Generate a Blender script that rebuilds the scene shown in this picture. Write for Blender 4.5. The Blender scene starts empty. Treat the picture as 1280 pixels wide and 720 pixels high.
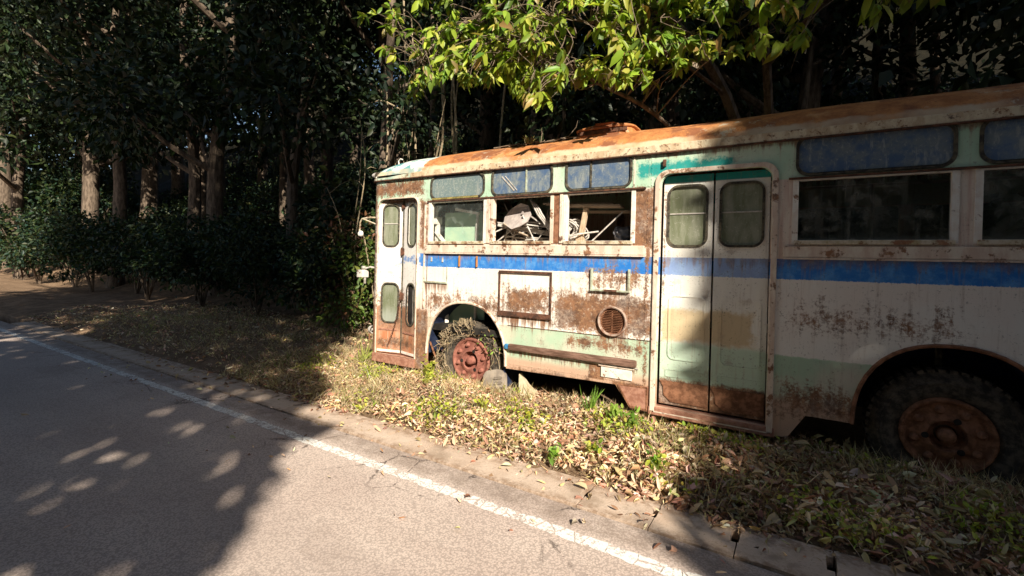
import bpy, math, random
import numpy as np
from mathutils import Vector, Matrix, noise as mnoise
from mathutils.geometry import tessellate_polygon

random.seed(11)
rng = np.random.default_rng(11)
scene = bpy.context.scene
COL = scene.collection
WORLD = {}                       # world origin of every object, by name


# ------------------------------------------------------------------ helpers
def tag(o, label=None, cat=None, group=None, kind=None):
    if label: o['label'] = label
    if cat: o['category'] = cat
    if group: o['group'] = group
    if kind: o['kind'] = kind
    return o


def empty(name, loc, label=None, cat=None, group=None, parent=None):
    o = bpy.data.objects.new(name, None)
    COL.objects.link(o)
    o.empty_display_size = .2
    WORLD[o.name] = Vector(loc)
    if parent:
        o.parent = parent
        o.location = Vector(loc) - WORLD[parent.name]
    else:
        o.location = loc
    return tag(o, label, cat, group)


def link_mesh(name, me, mat, org, parent=None):
    o = bpy.data.objects.new(name, me)
    COL.objects.link(o)
    if mat: me.materials.append(mat)
    WORLD[o.name] = Vector(org)
    if parent:
        o.parent = parent
        o.location = Vector(org) - WORLD[parent.name]
    else:
        o.location = org
    return o


class MB:
    def __init__(s):
        s.v = []; s.f = []

    def add(s, v, f):
        n = len(s.v)
        s.v += [tuple(p) for p in v]
        s.f += [tuple(i + n for i in q) for q in f]

    def box(s, x0, x1, y0, y1, z0, z1, M=None):
        v = [Vector(p) for p in ((x0, y0, z0), (x1, y0, z0), (x1, y1, z0), (x0, y1, z0),
                                 (x0, y0, z1), (x1, y0, z1), (x1, y1, z1), (x0, y1, z1))]
        if M: v = [M @ p for p in v]
        s.add(v, [(0, 3, 2, 1), (4, 5, 6, 7), (0, 1, 5, 4), (1, 2, 6, 5), (2, 3, 7, 6), (3, 0, 4, 7)])
        return s

    def bar(s, p0, p1, w, h, up=(0, 0, 1)):
        p0 = Vector(p0); p1 = Vector(p1); d = p1 - p0; L = d.length; d.normalize()
        u = Vector(up); a = d.cross(u)
        if a.length < 1e-4: a = d.cross(Vector((0, 1, 0)))
        a.normalize(); b = a.cross(d)
        M = Matrix((d, a, b)).transposed().to_4x4(); M.translation = p0
        return s.box(0, L, -w / 2, w / 2, -h / 2, h / 2, M)

    def tube(s, pts, r, n=6, cap=True):
        pts = [Vector(p) for p in pts]
        m = len(pts)
        rr = r if isinstance(r, (list, tuple)) else [r] * m
        T = []
        for i in range(m):
            t = pts[min(i + 1, m - 1)] - pts[max(i - 1, 0)]
            T.append(t.normalized() if t.length > 1e-9 else Vector((0, 0, 1)))
        a = T[0].orthogonal().normalized()
        v = []
        for i in range(m):
            a = a - T[i] * a.dot(T[i])
            a = a.normalized() if a.length > 1e-6 else T[i].orthogonal().normalized()
            b = T[i].cross(a)
            for k in range(n):
                q = 2 * math.pi * k / n
                v.append(pts[i] + (a * math.cos(q) + b * math.sin(q)) * rr[i])
        f = []
        for i in range(m - 1):
            for k in range(n):
                k2 = (k + 1) % n
                f.append((i * n + k, i * n + k2, (i + 1) * n + k2, (i + 1) * n + k))
        if cap:
            f.append(tuple(range(n - 1, -1, -1))); f.append(tuple((m - 1) * n + k for k in range(n)))
        s.add(v, f)
        return s

    def lathe(s, prof, c, n=40, axis='Y'):
        """prof: (radius, offset) pairs, revolved about an axis through c"""
        c = Vector(c); v = []; f = []
        for (r, h) in prof:
            for k in range(n):
                q = 2 * math.pi * k / n
                if axis == 'Y': v.append(c + Vector((r * math.cos(q), h, r * math.sin(q))))
                elif axis == 'Z': v.append(c + Vector((r * math.cos(q), r * math.sin(q), h)))
                else: v.append(c + Vector((h, r * math.cos(q), r * math.sin(q))))
        for i in range(len(prof) - 1):
            for k in range(n):
                k2 = (k + 1) % n
                f.append((i * n + k, i * n + k2, (i + 1) * n + k2, (i + 1) * n + k))
        s.add(v, f)
        return s

    def dome(s, c, r, h, n=7):
        """a small rivet head on a wall facing -Y"""
        c = Vector(c); v = [c + Vector((0, -h, 0))]; f = []
        for k in range(n):
            q = 2 * math.pi * k / n
            v.append(c + Vector((r * .6 * math.cos(q), -h * .8, r * .6 * math.sin(q))))
        for k in range(n):
            q = 2 * math.pi * k / n
            v.append(c + Vector((r * math.cos(q), 0, r * math.sin(q))))
        for k in range(n):
            k2 = (k + 1) % n
            f.append((0, 1 + k, 1 + k2)); f.append((1 + k, 1 + n + k, 1 + n + k2, 1 + k2))
        s.add(v, f)
        return s

    def sheet(s, outer, holes, d0, d1, fn):
        """polygon with holes in (u, w), from depth d0 to d1; fn(u, w, d) -> world"""
        loops = [outer] + list(holes)
        tri = tessellate_polygon([[Vector((p[0], p[1], 0)) for p in l] for l in loops])
        flat = [p for l in loops for p in l]
        n = len(flat)
        v = [fn(p[0], p[1], d0) for p in flat] + [fn(p[0], p[1], d1) for p in flat]
        f = [tuple(t) for t in tri] + [tuple(i + n for i in reversed(t)) for t in tri]
        k = 0
        for l in loops:
            m = len(l)
            for i in range(m):
                j = (i + 1) % m
                f.append((k + i, k + j, k + j + n, k + i + n))
            k += m
        s.add(v, f)
        return s

    def build(s, name, mat, parent=None, bevel=0, smooth=False, org=None):
        V = np.array([tuple(p) for p in s.v], float)
        c = (V.min(0) + V.max(0)) / 2 if org is None else np.array(org, float)
        me = bpy.data.meshes.new(name)
        me.from_pydata([tuple(p) for p in (V - c)], [], s.f)
        bm = None
        import bmesh
        bm = bmesh.new(); bm.from_mesh(me)
        bmesh.ops.recalc_face_normals(bm, faces=bm.faces)
        if bevel:
            es = [e for e in bm.edges if len(e.link_faces) == 2 and e.calc_face_angle(0) > .5]
            bmesh.ops.bevel(bm, geom=es, offset=bevel, segments=2, affect='EDGES', profile=.6)
        bm.to_mesh(me); bm.free()
        if smooth:
            me.polygons.foreach_set('use_smooth', [True] * len(me.polygons))
            try: me.set_sharp_from_angle(angle=math.radians(40))
            except Exception: pass
        me.update()
        return link_mesh(name, me, mat, tuple(c), parent)


def wallfn(y0=0.):
    return lambda u, w, d: (u, y0 + d, w)


def rrect(x0, x1, z0, z1, r=.0, n=5, top_only=False):
    if r <= 0: return [(x0, z0), (x1, z0), (x1, z1), (x0, z1)]
    pts = []
    cs = [(x0 + r, z0 + r, 180), (x1 - r, z0 + r, 270), (x1 - r, z1 - r, 0), (x0 + r, z1 - r, 90)]
    for k, (cx, cz, a0) in enumerate(cs):
        if top_only and k < 2:
            pts.append((x0, z0) if k == 0 else (x1, z0)); continue
        for i in range(n + 1):
            a = math.radians(a0 + 90 * i / n)
            pts.append((cx + r * math.cos(a), cz + r * math.sin(a)))
    return pts


def sstep(a, b, x):
    t = np.clip((x - a) / (b - a), 0, 1)
    return t * t * (3 - 2 * t)


# ------------------------------------------------------------------ node helpers
class NT:
    def __init__(s, name):
        s.mat = bpy.data.materials.new(name)
        s.mat.use_nodes = True
        s.t = s.mat.node_tree
        s.t.nodes.clear()
        s.out = s.t.nodes.new('ShaderNodeOutputMaterial')
        s._pos = None

    def n(s, typ): return s.t.nodes.new(typ)

    def put(s, sock, v):
        if hasattr(v, 'is_output') or isinstance(v, bpy.types.NodeSocket): s.t.links.new(v, sock)
        elif isinstance(v, (tuple, list)) and len(v) == 3 and sock.type == 'RGBA': sock.default_value = (*v, 1)
        else: sock.default_value = v

    def pos(s):
        if s._pos is None: s._pos = s.n('ShaderNodeNewGeometry').outputs['Position']
        return s._pos

    def sep(s, v):
        k = s.n('ShaderNodeSeparateXYZ'); s.put(k.inputs[0], v); return k.outputs[0], k.outputs[1], k.outputs[2]

    def math(s, op, a, b=0., c=None, clamp=False):
        k = s.n('ShaderNodeMath'); k.operation = op; k.use_clamp = clamp
        s.put(k.inputs[0], a); s.put(k.inputs[1], b)
        if c is not None: s.put(k.inputs[2], c)
        return k.outputs[0]

    def scale(s, v, xyz):
        k = s.n('ShaderNodeVectorMath'); k.operation = 'MULTIPLY'
        s.put(k.inputs[0], v); k.inputs[1].default_value = xyz; return k.outputs[0]

    def noise(s, v, scale=5., detail=6., rough=.6, dist=0.):
        k = s.n('ShaderNodeTexNoise')
        s.put(k.inputs['Vector'], v); k.inputs['Scale'].default_value = scale
        k.inputs['Detail'].default_value = detail; k.inputs['Roughness'].default_value = rough
        k.inputs['Distortion'].default_value = dist
        return k.outputs['Fac']

    def voro(s, v, scale=20., feature='F1', rnd=1.):
        k = s.n('ShaderNodeTexVoronoi'); k.feature = feature
        s.put(k.inputs['Vector'], v); k.inputs['Scale'].default_value = scale
        if 'Randomness' in k.inputs: k.inputs['Randomness'].default_value = rnd
        return k.outputs[0]

    def ss(s, x, a, b):
        k = s.n('ShaderNodeMapRange'); k.interpolation_type = 'SMOOTHSTEP'
        s.put(k.inputs['Value'], x); k.inputs['From Min'].default_value = a; k.inputs['From Max'].default_value = b
        return k.outputs[0]

    def mix(s, f, a, b, mode='MIX'):
        k = s.n('ShaderNodeMix'); k.data_type = 'RGBA'; k.blend_type = mode
        s.put(k.inputs[0], f); s.put(k.inputs[6], a); s.put(k.inputs[7], b)
        return k.outputs[2]

    def mul(s, a, b): return s.math('MULTIPLY', a, b)
    def mx(s, a, b): return s.math('MAXIMUM', a, b)

    def attr(s, name='col'):
        k = s.n('ShaderNodeAttribute'); k.attribute_name = name; return k.outputs['Color']

    def bump(s, h, strength=.3, dist=.01):
        k = s.n('ShaderNodeBump'); s.put(k.inputs['Height'], h)
        k.inputs['Strength'].default_value = strength; k.inputs['Distance'].default_value = dist
        return k.outputs[0]

    def finish(s, col, rough=.7, bump=None, metal=0., spec=.3, alpha=None):
        b = s.n('ShaderNodeBsdfPrincipled')
        s.put(b.inputs['Base Color'], col); s.put(b.inputs['Roughness'], rough)
        s.put(b.inputs['Metallic'], metal); b.inputs['Specular IOR Level'].default_value = spec
        if bump is not None: s.put(b.inputs['Normal'], bump)
        if alpha is None: s.t.links.new(b.outputs[0], s.out.inputs[0])
        else:
            tr = s.n('ShaderNodeBsdfTransparent'); m = s.n('ShaderNodeMixShader')
            s.put(m.inputs[0], alpha); s.t.links.new(tr.outputs[0], m.inputs[1]); s.t.links.new(b.outputs[0], m.inputs[2])
            s.t.links.new(m.outputs[0], s.out.inputs[0])
        return s.mat


def rust_colour(N, P):
    a = N.noise(P, 7, 8, .7); b = N.noise(P, 24, 7, .75); g = N.noise(P, 2.4, 5, .65)
    c = N.mix(N.ss(a, .35, .62), (.13, .07, .045), (.31, .155, .085))
    c = N.mix(N.ss(b, .5, .75), c, (.56, .33, .17))
    c = N.mix(N.mul(N.ss(g, .50, .64), .75), c, N.mix(N.ss(b, .42, .6), (.17, .125, .105), (.40, .32, .27)))
    return c, b


def zone(N, X, Z, nz, x0, x1, z0, z1, soft, amp, bias=0.):
    """noise-broken rectangular patch -> 0..1"""
    d = N.math('MINIMUM', N.math('MINIMUM', N.math('SUBTRACT', X, x0), N.math('SUBTRACT', x1, X)),
               N.math('MINIMUM', N.math('SUBTRACT', Z, z0), N.math('SUBTRACT', z1, Z)))
    d = N.math('DIVIDE', d, soft)
    d = N.math('MINIMUM', d, 1.)
    q = N.math('ADD', d, N.math('MULTIPLY_ADD', nz, amp * 2, -amp + bias))
    return N.ss(q, .2, .8)


def gutter_mat():
    N = NT('stained_gutter_paint'); P = N.pos(); X, Y, Z = N.sep(P)
    n = N.noise(N.scale(P, (1, 1, .5)), 12, 8, .72); rc, rb = rust_colour(N, P)
    c = N.mix(N.ss(n, .38, .6), (.74, .64, .46), (.56, .42, .27))
    c = N.mix(N.ss(N.math('ADD', X, N.mul(n, .8)), -4.0, -4.3), c, N.mix(N.ss(N.noise(P, 5, 4, .6), .45, .55), (.42, .58, .48), (.70, .68, .54)))
    c = N.mix(N.ss(N.noise(P, 22, 8, .75), .53, .62), c, rc)
    return N.finish(c, .8, N.bump(n, .5, .008), spec=.2)


def bus_paint(name, kind='body'):
    N = NT(name); P = N.pos(); X, Y, Z = N.sep(P)
    big = N.noise(P, 1.7, 4, .55)
    mid = N.noise(P, 9, 9, .72)
    fine = N.noise(P, 55, 5, .75)
    streak = N.noise(N.scale(P, (26, 26, 1.6)), 1., 7, .65)
    streak2 = N.noise(N.scale(P, (70, 70, 3.)), 1., 5, .6)
    cream = N.mix(N.ss(big, .35, .65), (.92, .88, .81), (.90, .81, .73))
    mint = N.mix(N.ss(big, .4, .62), (.46, .66, .49), (.64, .76, .60))
    lowm = N.mix(N.ss(big, .38, .62), (.45, .60, .44), (.66, .62, .50))
    blue = N.mix(N.ss(mid, .42, .66), (.03, .20, .62), (.13, .36, .74))
    Zw = N.math('ADD', Z, N.math('MULTIPLY_ADD', mid, .05, -.025))
    Zf = N.math('ADD', Z, N.math('MULTIPLY_ADD', streak2, .03, -.015))
    if kind == 'body':
        c = N.mix(N.ss(Zw, .47, .56), (.60, .40, .29), lowm)
        c = N.mix(N.ss(Zw, .885, .90), c, cream)
        c = N.mix(N.mul(N.ss(Zf, 1.556, 1.563), N.ss(N.math('ADD', X, N.math('MULTIPLY_ADD', mid, .3, -.15)), -4.40, -4.36)), c, blue)
        c = N.mix(N.ss(Z, 1.735, 1.738), c, N.mix(N.ss(streak, .4, .6), (.80, .70, .60), (.70, .52, .44)))
        c = N.mix(N.ss(Z, 2.43, 2.434), c, mint)
        fr = N.mul(N.ss(X, -4.19, -4.24), N.ss(Zw, 1.0, .93))
        c = N.mix(fr, c, N.mix(N.ss(mid, .4, .65), (.33, .155, .09), (.46, .27, .18)))
        low = N.mul(N.ss(X, -4.0, -4.3), N.ss(Zw, 1.30, 1.0))
        c = N.mix(N.mul(low, .45), c, (.55, .30, .18))
        teal = zone(N, X, Z, mid, -1.44, -.5, 2.50, 2.72, .09, 1.5)
        c = N.mix(teal, c, (.03, .34, .31))
        zs = [(-5.4, -4.30, 2.50, 2.775, .10, 1.3, .22), (-4.35, -1.2, 1.712, 1.75, .03, 1.6, -.1), (-1.345, -1.255, .4, 2.42, .05, 1.3, .0), (-4.3, -1.3, 2.425, 2.465, .03, 1.5, -.05), (-1.49, -1.235, 1.80, 2.44, .05, 1.0, .22),
              (-2.42, -2.285, 1.86, 2.44, .03, .8, .3), (-2.36, -1.20, .885, 1.36, .12, 1.15, .30),
              (-4.3, -2.85, .88, 1.30, .22, 1.2, .06), (-3.08, -2.34, .98, 1.40, .14, 1.25, .10),
              (-2.1, -1.24, 1.28, 1.74, .2, 1.3, -.12), (-4.42, -4.22, .1, .98, .05, 1.0, .5),
              (-1.64, -1.19, .1, .44, .04, .9, .5), (-2.95, -1.3, .3, .47, .1, 1.1, -.1),
              (-1.90, -1.72, .42, .59, .03, .5, .5), (-4.43, -4.2, 1.75, 2.5, .08, 1.2, .05),
              (-.2, 3.2, .3, .75, .2, 1.1, .0), (-.2, 1.2, .95, 1.5, .3, 1.2, -.2), (-5.45, -5.15, .2, 2.6, .1, 1.2, -.05),
              (-2.25, -1.25, .68, .92, .1, 1.3, -.10)]
    elif kind == 'front_door':
        c = N.mix(N.ss(big, .35, .65), (.88, .86, .82), (.84, .78, .74))
        c = N.mix(N.mul(zone(N, X, Z, mid, -4.88, -4.42, 1.56, 1.74, .07, 2.2, -.25), .8), c, blue)
        br = N.mix(N.ss(mid, .4, .62), (.30, .15, .095), (.52, .29, .18))
        br = N.mix(N.ss(Zw, .64, .58), br, N.mix(N.ss(streak, .4, .6), (.50, .20, .10), (.58, .36, .24)))
        c = N.mix(N.ss(Zw, 1.0, .95), c, br)
        zs = [(-5.4, -4.4, 2.42, 2.52, .04, 1.1, .2), (-5.4, -4.4, .5, 1.42, .2, 1.1, -.45), (-5.4, -4.4, .3, .6, .1, 1.2, -.2)]
    else:
        c = N.mix(N.ss(Zw, .86, .94), (.60, .74, .60), (.88, .85, .78))
        c = N.mix(N.mul(N.ss(Zf, 1.556, 1.563), N.ss(Z, 1.738, 1.735)), c, N.mix(.35, blue, (.8, .82, .85)))
        c = N.mix(N.mul(zone(N, X, Z, mid, -1.2, -.3, .86, 1.28, .1, .9, 0.), .7), c, (.62, .43, .18))
        c = N.mix(N.ss(Z, 2.47, 2.48), c, (.03, .34, .31))
        zs = [(-1.2, -.2, .2, .52, .05, .8, .6), (-1.2, -1.1, 1.3, 2.5, .04, 1.3, -.4)]
    rc, rb = rust_colour(N, P)
    nz = N.math('ADD', N.math('ADD', N.mul(mid, .42), N.mul(streak, .18)), N.mul(N.noise(P, 40, 6, .8), .40))
    m = None
    for z in zs:
        k = zone(N, X, Z, nz, z[0], z[1], z[2], z[3], z[4] * 1.3, z[5] * 2.6, z[6])
        m = k if m is None else N.mx(m, k)
    # general weathering: chips, drips, grime
    chips = N.mul(N.ss(fine, .63, .70), N.ss(N.noise(P, 2.6, 4, .6), .46, .62))
    drip = N.mul(N.ss(streak2, .58, .74), N.ss(N.noise(P, 3.3, 4, .6), .45, .65))
    c = N.mix(N.mul(drip, .55), c, (.30, .17, .10))
    c = N.mix(N.mul(N.ss(streak, .52, .72), .40), c, (.42, .31, .22))
    c = N.mix(N.mul(N.ss(N.noise(P, 5, 8, .7), .56, .70), .5), c, (.36, .27, .21))
    speck = N.mul(N.ss(N.noise(P, 52, 4, .7), .56, .66), N.ss(mid, .44, .58))
    c = N.mix(N.mul(speck, .7), c, (.12, .085, .065))
    m = N.mx(m, N.mul(chips, .85))
    for (xa, xb, z0, ln, st) in ((-4.3, 3.1, 1.735, .22, .45), (-3.1, -2.34, 1.012, .36, 1.), (-2.92, -1.36, .606, .20, .9), (-1.8, -1.48, .94, .40, 1.), (-1.9, -1.46, 1.37, .3, .9), (-4.3, -3.87, 1.35, .4, .9), (-4.3, 3.1, 2.775, .16, .8)):
        gx = N.mul(N.ss(X, xa, xa + .03), N.ss(X, xb, xb - .03))
        gz = N.mul(N.ss(Z, z0 - ln, z0), N.ss(Z, z0 + .004, z0))
        run = N.ss(N.math('ADD', N.mul(streak, .75), N.mul(gz, .34)), .60, .74)
        m = N.mx(m, N.mul(N.mul(N.mul(run, gx), N.ss(gz, 0., .2)), st))
    # bits of old paint left inside the rusty patches
    left = N.ss(N.noise(P, 20, 8, .78), .55, .62)
    c2 = N.mix(m, c, rc)
    c2 = N.mix(N.mul(N.mul(left, m), .6), c2, (.60, .48, .38))
    c2 = N.mix(N.mul(N.ss(N.noise(P, 60, 4, .75), .56, .64), N.mul(m, .6)), c2, (.07, .045, .035))
    h = N.math('ADD', N.math('ADD', N.mul(m, -.5), N.mul(fine, .35)), N.mul(N.mul(rb, m), .8))
    h2 = N.math('ADD', h, N.mul(N.noise(P, 2.2, 2, .5), 2.2))
    return N.finish(c2, N.math('MULTIPLY_ADD', m, .3, .5), N.bump(h2, .5, .012), spec=.25)


def roof_paint():
    N = NT('roof_paint'); P = N.pos(); X, Y, Z = N.sep(P)
    mid = N.noise(P, 6, 8, .68); fine = N.noise(P, 45, 5, .7); big = N.noise(P, 1.3, 4, .6)
    ru = N.mix(N.ss(mid, .35, .65), (.38, .14, .05), (.58, .25, .09))
    ru = N.mix(N.ss(fine, .52, .72), ru, (.24, .09, .04))
    ru = N.mix(N.mul(N.ss(N.noise(P, 3.2, 6, .7), .5, .66), .7), ru, (.66, .36, .17))
    pt = N.mix(N.ss(N.noise(P, 4.5, 3, .5, .6), .47, .53), (.14, .34, .36), (.72, .78, .70))
    ru = N.mix(N.ss(N.noise(P, 2.1, 7, .7), .50, .60), ru, (.27, .105, .05))
    old = N.mul(N.ss(N.noise(P, 9, 8, .78), .56, .62), N.ss(N.noise(P, 1.6, 4, .6), .46, .58))
    ru = N.mix(N.mul(old, .8), ru, (.60, .55, .42))
    f = N.ss(N.math('ADD', X, N.math('MULTIPLY_ADD', mid, .9, -.45)), -4.42, -4.36)
    c = N.mix(f, pt, ru)
    e = N.ss(N.math('ADD', Z, N.math('MULTIPLY_ADD', mid, .10, -.05)), 2.93, 2.90)
    c = N.mix(N.mul(e, N.ss(big, .35, .6)), c, (.66, .50, .34))
    h = N.math('ADD', fine, N.mul(mid, 2.))
    return N.finish(c, .75, N.bump(h, .5, .01), spec=.2)


def simple(name, c1, c2, scale=12., rough=.7, bump=.3, metal=0., rust=0., spec=.3, stretch=None, thr=(.4, .62)):
    N = NT(name); P = N.pos()
    Q = N.scale(P, stretch) if stretch else P
    n = N.noise(Q, scale, 8, .7)
    c = N.mix(N.ss(n, *thr), c1, c2)
    if rust:
        rc, rb = rust_colour(N, P)
        k = N.ss(N.noise(P, 8, 9, .72), .66 - rust * .32, .72 - rust * .32)
        c = N.mix(k, c, rc)
    return N.finish(c, rough, N.bump(N.noise(P, scale * 4, 5, .7), bump, .006), metal, spec)


def leaf_mat(name, trans=.35, rough=.45, gain=1.):
    N = NT(name)
    c = N.attr('col')
    b = N.n('ShaderNodeBsdfPrincipled'); N.put(b.inputs['Base Color'], c)
    b.inputs['Roughness'].default_value = rough; b.inputs['Specular IOR Level'].default_value = .35
    if trans:
        t = N.n('ShaderNodeBsdfTranslucent')
        g = N.mix(1., c, (1.0 * gain, 1.1 * gain, .5 * gain), 'MULTIPLY'); N.put(t.inputs[0], g)
        m = N.n('ShaderNodeMixShader'); m.inputs[0].default_value = trans
        N.t.links.new(b.outputs[0], m.inputs[1]); N.t.links.new(t.outputs[0], m.inputs[2])
        N.t.links.new(m.outputs[0], N.out.inputs[0])
    else: N.t.links.new(b.outputs[0], N.out.inputs[0])
    return N.mat


# ------------------------------------------------------------------ leaf clouds
def unit(a): return a / np.maximum(np.linalg.norm(a, axis=1, keepdims=True), 1e-9)


def leaf_geo(C, D, U, L, W, fold=.2, droop=.1, hi=False):
    """C bases, D directions, U face normals, L lengths, W widths -> verts (n*k,3), faces"""
    D = unit(D); S = unit(np.cross(D, U)); U = np.cross(S, D)
    L = L[:, None]; W = W[:, None]
    n = len(C)
    if hi:
        fr = np.broadcast_to(np.asarray(fold, float).reshape(-1, 1), (n, 1))
        B = C
        def row(t, w, dz):
            m = C + D * L * t - U * L * dz
            up = U * W * fr
            return m - S * W * w + up, m, m + S * W * w + up
        l1, m1, r1 = row(.28, .42, droop * .06); l2, m2, r2 = row(.66, .40, droop * .4)
        T = C + D * L - U * L * droop
        V = np.stack([B, l1, m1, r1, l2, m2, r2, T], 1).reshape(-1, 3)
        F = [(0, 2, 1), (0, 3, 2), (2, 3, 6, 5), (1, 2, 5, 4), (5, 6, 7), (4, 5, 7)]; k = 8
    else:
        fr = np.broadcast_to(np.asarray(fold, float).reshape(-1, 1), (n, 1))
        M = C + D * L * .5
        l = M - S * W * .5 + U * W * fr; r = M + S * W * .5 + U * W * fr
        T = C + D * L - U * L * droop
        V = np.stack([C, r, T, l], 1).reshape(-1, 3)
        F = [(0, 1, 2), (0, 2, 3)]; k = 4
    return V, F, k


def leaf_mesh(name, C, D, U, L, W, cols, mat, fold=.2, droop=.1, hi=False, org=(0, 0, 0), parent=None):
    V, F, k = leaf_geo(C, D, U, L, W, fold, droop, hi)
    n = len(C)
    V = V - np.array(org)
    me = bpy.data.meshes.new(name)
    sizes = np.array([len(f) for f in F]); tot = sizes.sum()
    loops = (np.concatenate([np.array(f) for f in F])[None, :] + (np.arange(n) * k)[:, None]).ravel()
    starts = (np.concatenate([[0], np.cumsum(sizes)[:-1]])[None, :] + (np.arange(n) * tot)[:, None]).ravel()
    me.vertices.add(n * k); me.vertices.foreach_set('co', V.astype(np.float32).ravel())
    me.loops.add(n * tot); me.loops.foreach_set('vertex_index', loops.astype(np.int32))
    me.polygons.add(n * len(F)); me.polygons.foreach_set('loop_start', starts.astype(np.int32))
    at = me.color_attributes.new('col', 'FLOAT_COLOR', 'POINT')
    cc = np.ones((n * k, 4), np.float32); cc[:, :3] = np.repeat(cols, k, 0)
    at.data.foreach_set('color', cc.ravel())
    me.update(); me.validate()
    return link_mesh(name, me, mat, org, parent)


def pick(n, pal, jit=.15):
    pal = np.array(pal); c = pal[rng.integers(0, len(pal), n)]
    c = c * (1 + rng.normal(0, jit, (n, 1))) * (1 + rng.normal(0, jit * .35, (n, 3)))
    return np.clip(c, .004, .9)


def rdir(n, up=0.):
    d = rng.normal(0, 1, (n, 3)); d = unit(d); d[:, 2] += up
    return unit(d)


# ------------------------------------------------------------------ camera, light, sky
cam = bpy.data.cameras.new('camera'); co = bpy.data.objects.new('camera', cam); COL.objects.link(co)
cam.sensor_width = 36.; cam.lens = 580 / 1280 * 36; cam.clip_end = 2000; cam.clip_start = .05
cam.shift_y = -(360 - 330.5) / 1280
a, p, r = math.radians(58.3), math.radians(.3), math.radians(1.45)
Fw = Vector((-math.cos(a) * math.cos(p), math.sin(a) * math.cos(p), -math.sin(p)))
Rt = Vector((math.sin(a), math.cos(a), 0)); Up = Rt.cross(Fw)
R2 = Rt * math.cos(r) + Up * math.sin(r); U2 = -Rt * math.sin(r) + Up * math.cos(r)
M = Matrix((R2, U2, -Fw)).transposed().to_4x4(); M.translation = (0, -4.7, 1.65)
co.matrix_world = M
scene.camera = co

AZ, EL = math.radians(48), math.radians(33)
SUN_TO = Vector((math.sin(AZ) * math.cos(EL), -math.cos(AZ) * math.cos(EL), math.sin(EL)))
sl = bpy.data.lights.new('sun', 'SUN'); sl.energy = 8.8; sl.angle = math.radians(.5); sl.color = (1., .91, .76)
so = bpy.data.objects.new('sun', sl); COL.objects.link(so); so.location = (10, -10, 12)
so.rotation_euler = (-SUN_TO).to_track_quat('-Z', 'Y').to_euler()
w = bpy.data.worlds.new('World'); scene.world = w; w.use_nodes = True
wt = w.node_tree; bg = wt.nodes['Background']
sk = wt.nodes.new('ShaderNodeTexSky'); sk.sky_type = 'NISHITA'; sk.sun_disc = False
sk.sun_elevation = EL; sk.sun_rotation = math.atan2(SUN_TO.x, SUN_TO.y)
wt.links.new(sk.outputs[0], bg.inputs[0]); bg.inputs[1].default_value = .10
scene.view_settings.view_transform = 'Standard'; scene.view_settings.look = 'None'
scene.view_settings.exposure = 0; scene.view_settings.gamma = 1
scene.cycles.use_denoising = True
scene.cycles.max_bounces = 6; scene.cycles.transparent_max_bounces = 12
scene.cycles.sample_clamp_indirect = 6

# sun-plane coordinates: outline of the lit gap cut into the added shade trees
E1 = np.array([math.cos(AZ), math.sin(AZ), 0]); E2 = np.array([-math.sin(AZ) * math.sin(EL), math.cos(AZ) * math.sin(EL), math.cos(EL)])
GAPW = [(-1.3, -3.9, 0), (-2.5, -3.5, 0), (-3.75, -2.3, 0), (-4.6, -1.5, 0), (-6.2, 0, .3), (-5.9, 0, 3.3), (-6.3, .6, 7.6), (-4.6, .6, 7.2), (-3.2, .6, 6.4), (-.35, .6, 6.4), (-.35, .6, 3.9),
        (-.42, 0, 3.2), (-.52, 0, .1), (-.5, -.98, 0), (-.25, -2.13, 0), (.1, -2.9, 0)]
GAP = [(float(np.dot(E1, q)), float(np.dot(E2, q))) for q in GAPW]


def in_poly(a, b, poly):
    ins = np.zeros(len(a), bool); m = len(poly)
    for i in range(m):
        (x0, y0), (x1, y1) = poly[i], poly[(i + 1) % m]
        if y0 == y1: continue
        c = ((y0 > b) != (y1 > b)) & (a < (x1 - x0) * (b - y0) / (y1 - y0) + x0)
        ins ^= c
    return ins


# ------------------------------------------------------------------ materials
M_body = bus_paint('weathered_bus_paint'); M_door = bus_paint('front_door_paint', 'front_door'); M_rdoor = bus_paint('rear_door_paint', 'rear_door')
M_roof = roof_paint()
M_rust = simple('rusty_steel', (.17, .075, .04), (.34, .16, .09), 14, .85, .5)
M_rustpink = simple('red_oxide_steel', (.30, .135, .09), (.46, .24, .17), 16, .85, .5)
M_dkrust = simple('dark_rusty_trim', (.06, .032, .022), (.17, .075, .045), 18, .85, .5)
M_cream = simple('peeling_cream_trim', (.80, .70, .58), (.66, .50, .40), 9, .7, .4, rust=.38, stretch=(1, 1, .35))
M_white = simple('old_white_paint', (.85, .82, .76), (.76, .68, .60), 11, .6, .3, rust=.22)
M_gutter = gutter_mat()
M_sill = simple('lichen_sill', (.66, .58, .46), (.44, .36, .20), 16, .85, .5, rust=.42)
M_gasket = simple('perished_rubber', (.035, .032, .028), (.14, .12, .08), 22, .8, .4)
M_dark = simple('dark_interior', (.012, .011, .010), (.035, .03, .026), 6, .9, .2)  # near-black stands in for shade inside the bus; also the black tarpaulin
M_navy = simple('sky_lit_navy', (.010, .018, .055), (.03, .042, .085), 9, .8, .3)  # navy stands in for blue skylight on the shaded wheel-arch surfaces
M_tyre = simple('perished_tyre', (.04, .035, .03), (.13, .105, .08), 14, .9, .4)
M_chrome = simple('dull_white_metal', (.66, .62, .57), (.36, .32, .28), 14, .5, .2)
M_palegreen = simple('pale_green_metal', (.50, .56, .44), (.30, .28, .20), 18, .7, .3)
M_orange = simple('faded_orange_reflector', (.55, .25, .08), (.40, .16, .06), 18, .6, .3)
M_wood = simple('grey_weathered_wood', (.34, .26, .19), (.52, .42, .32), 6, .85, .4, stretch=(2, 14, 14))
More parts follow.
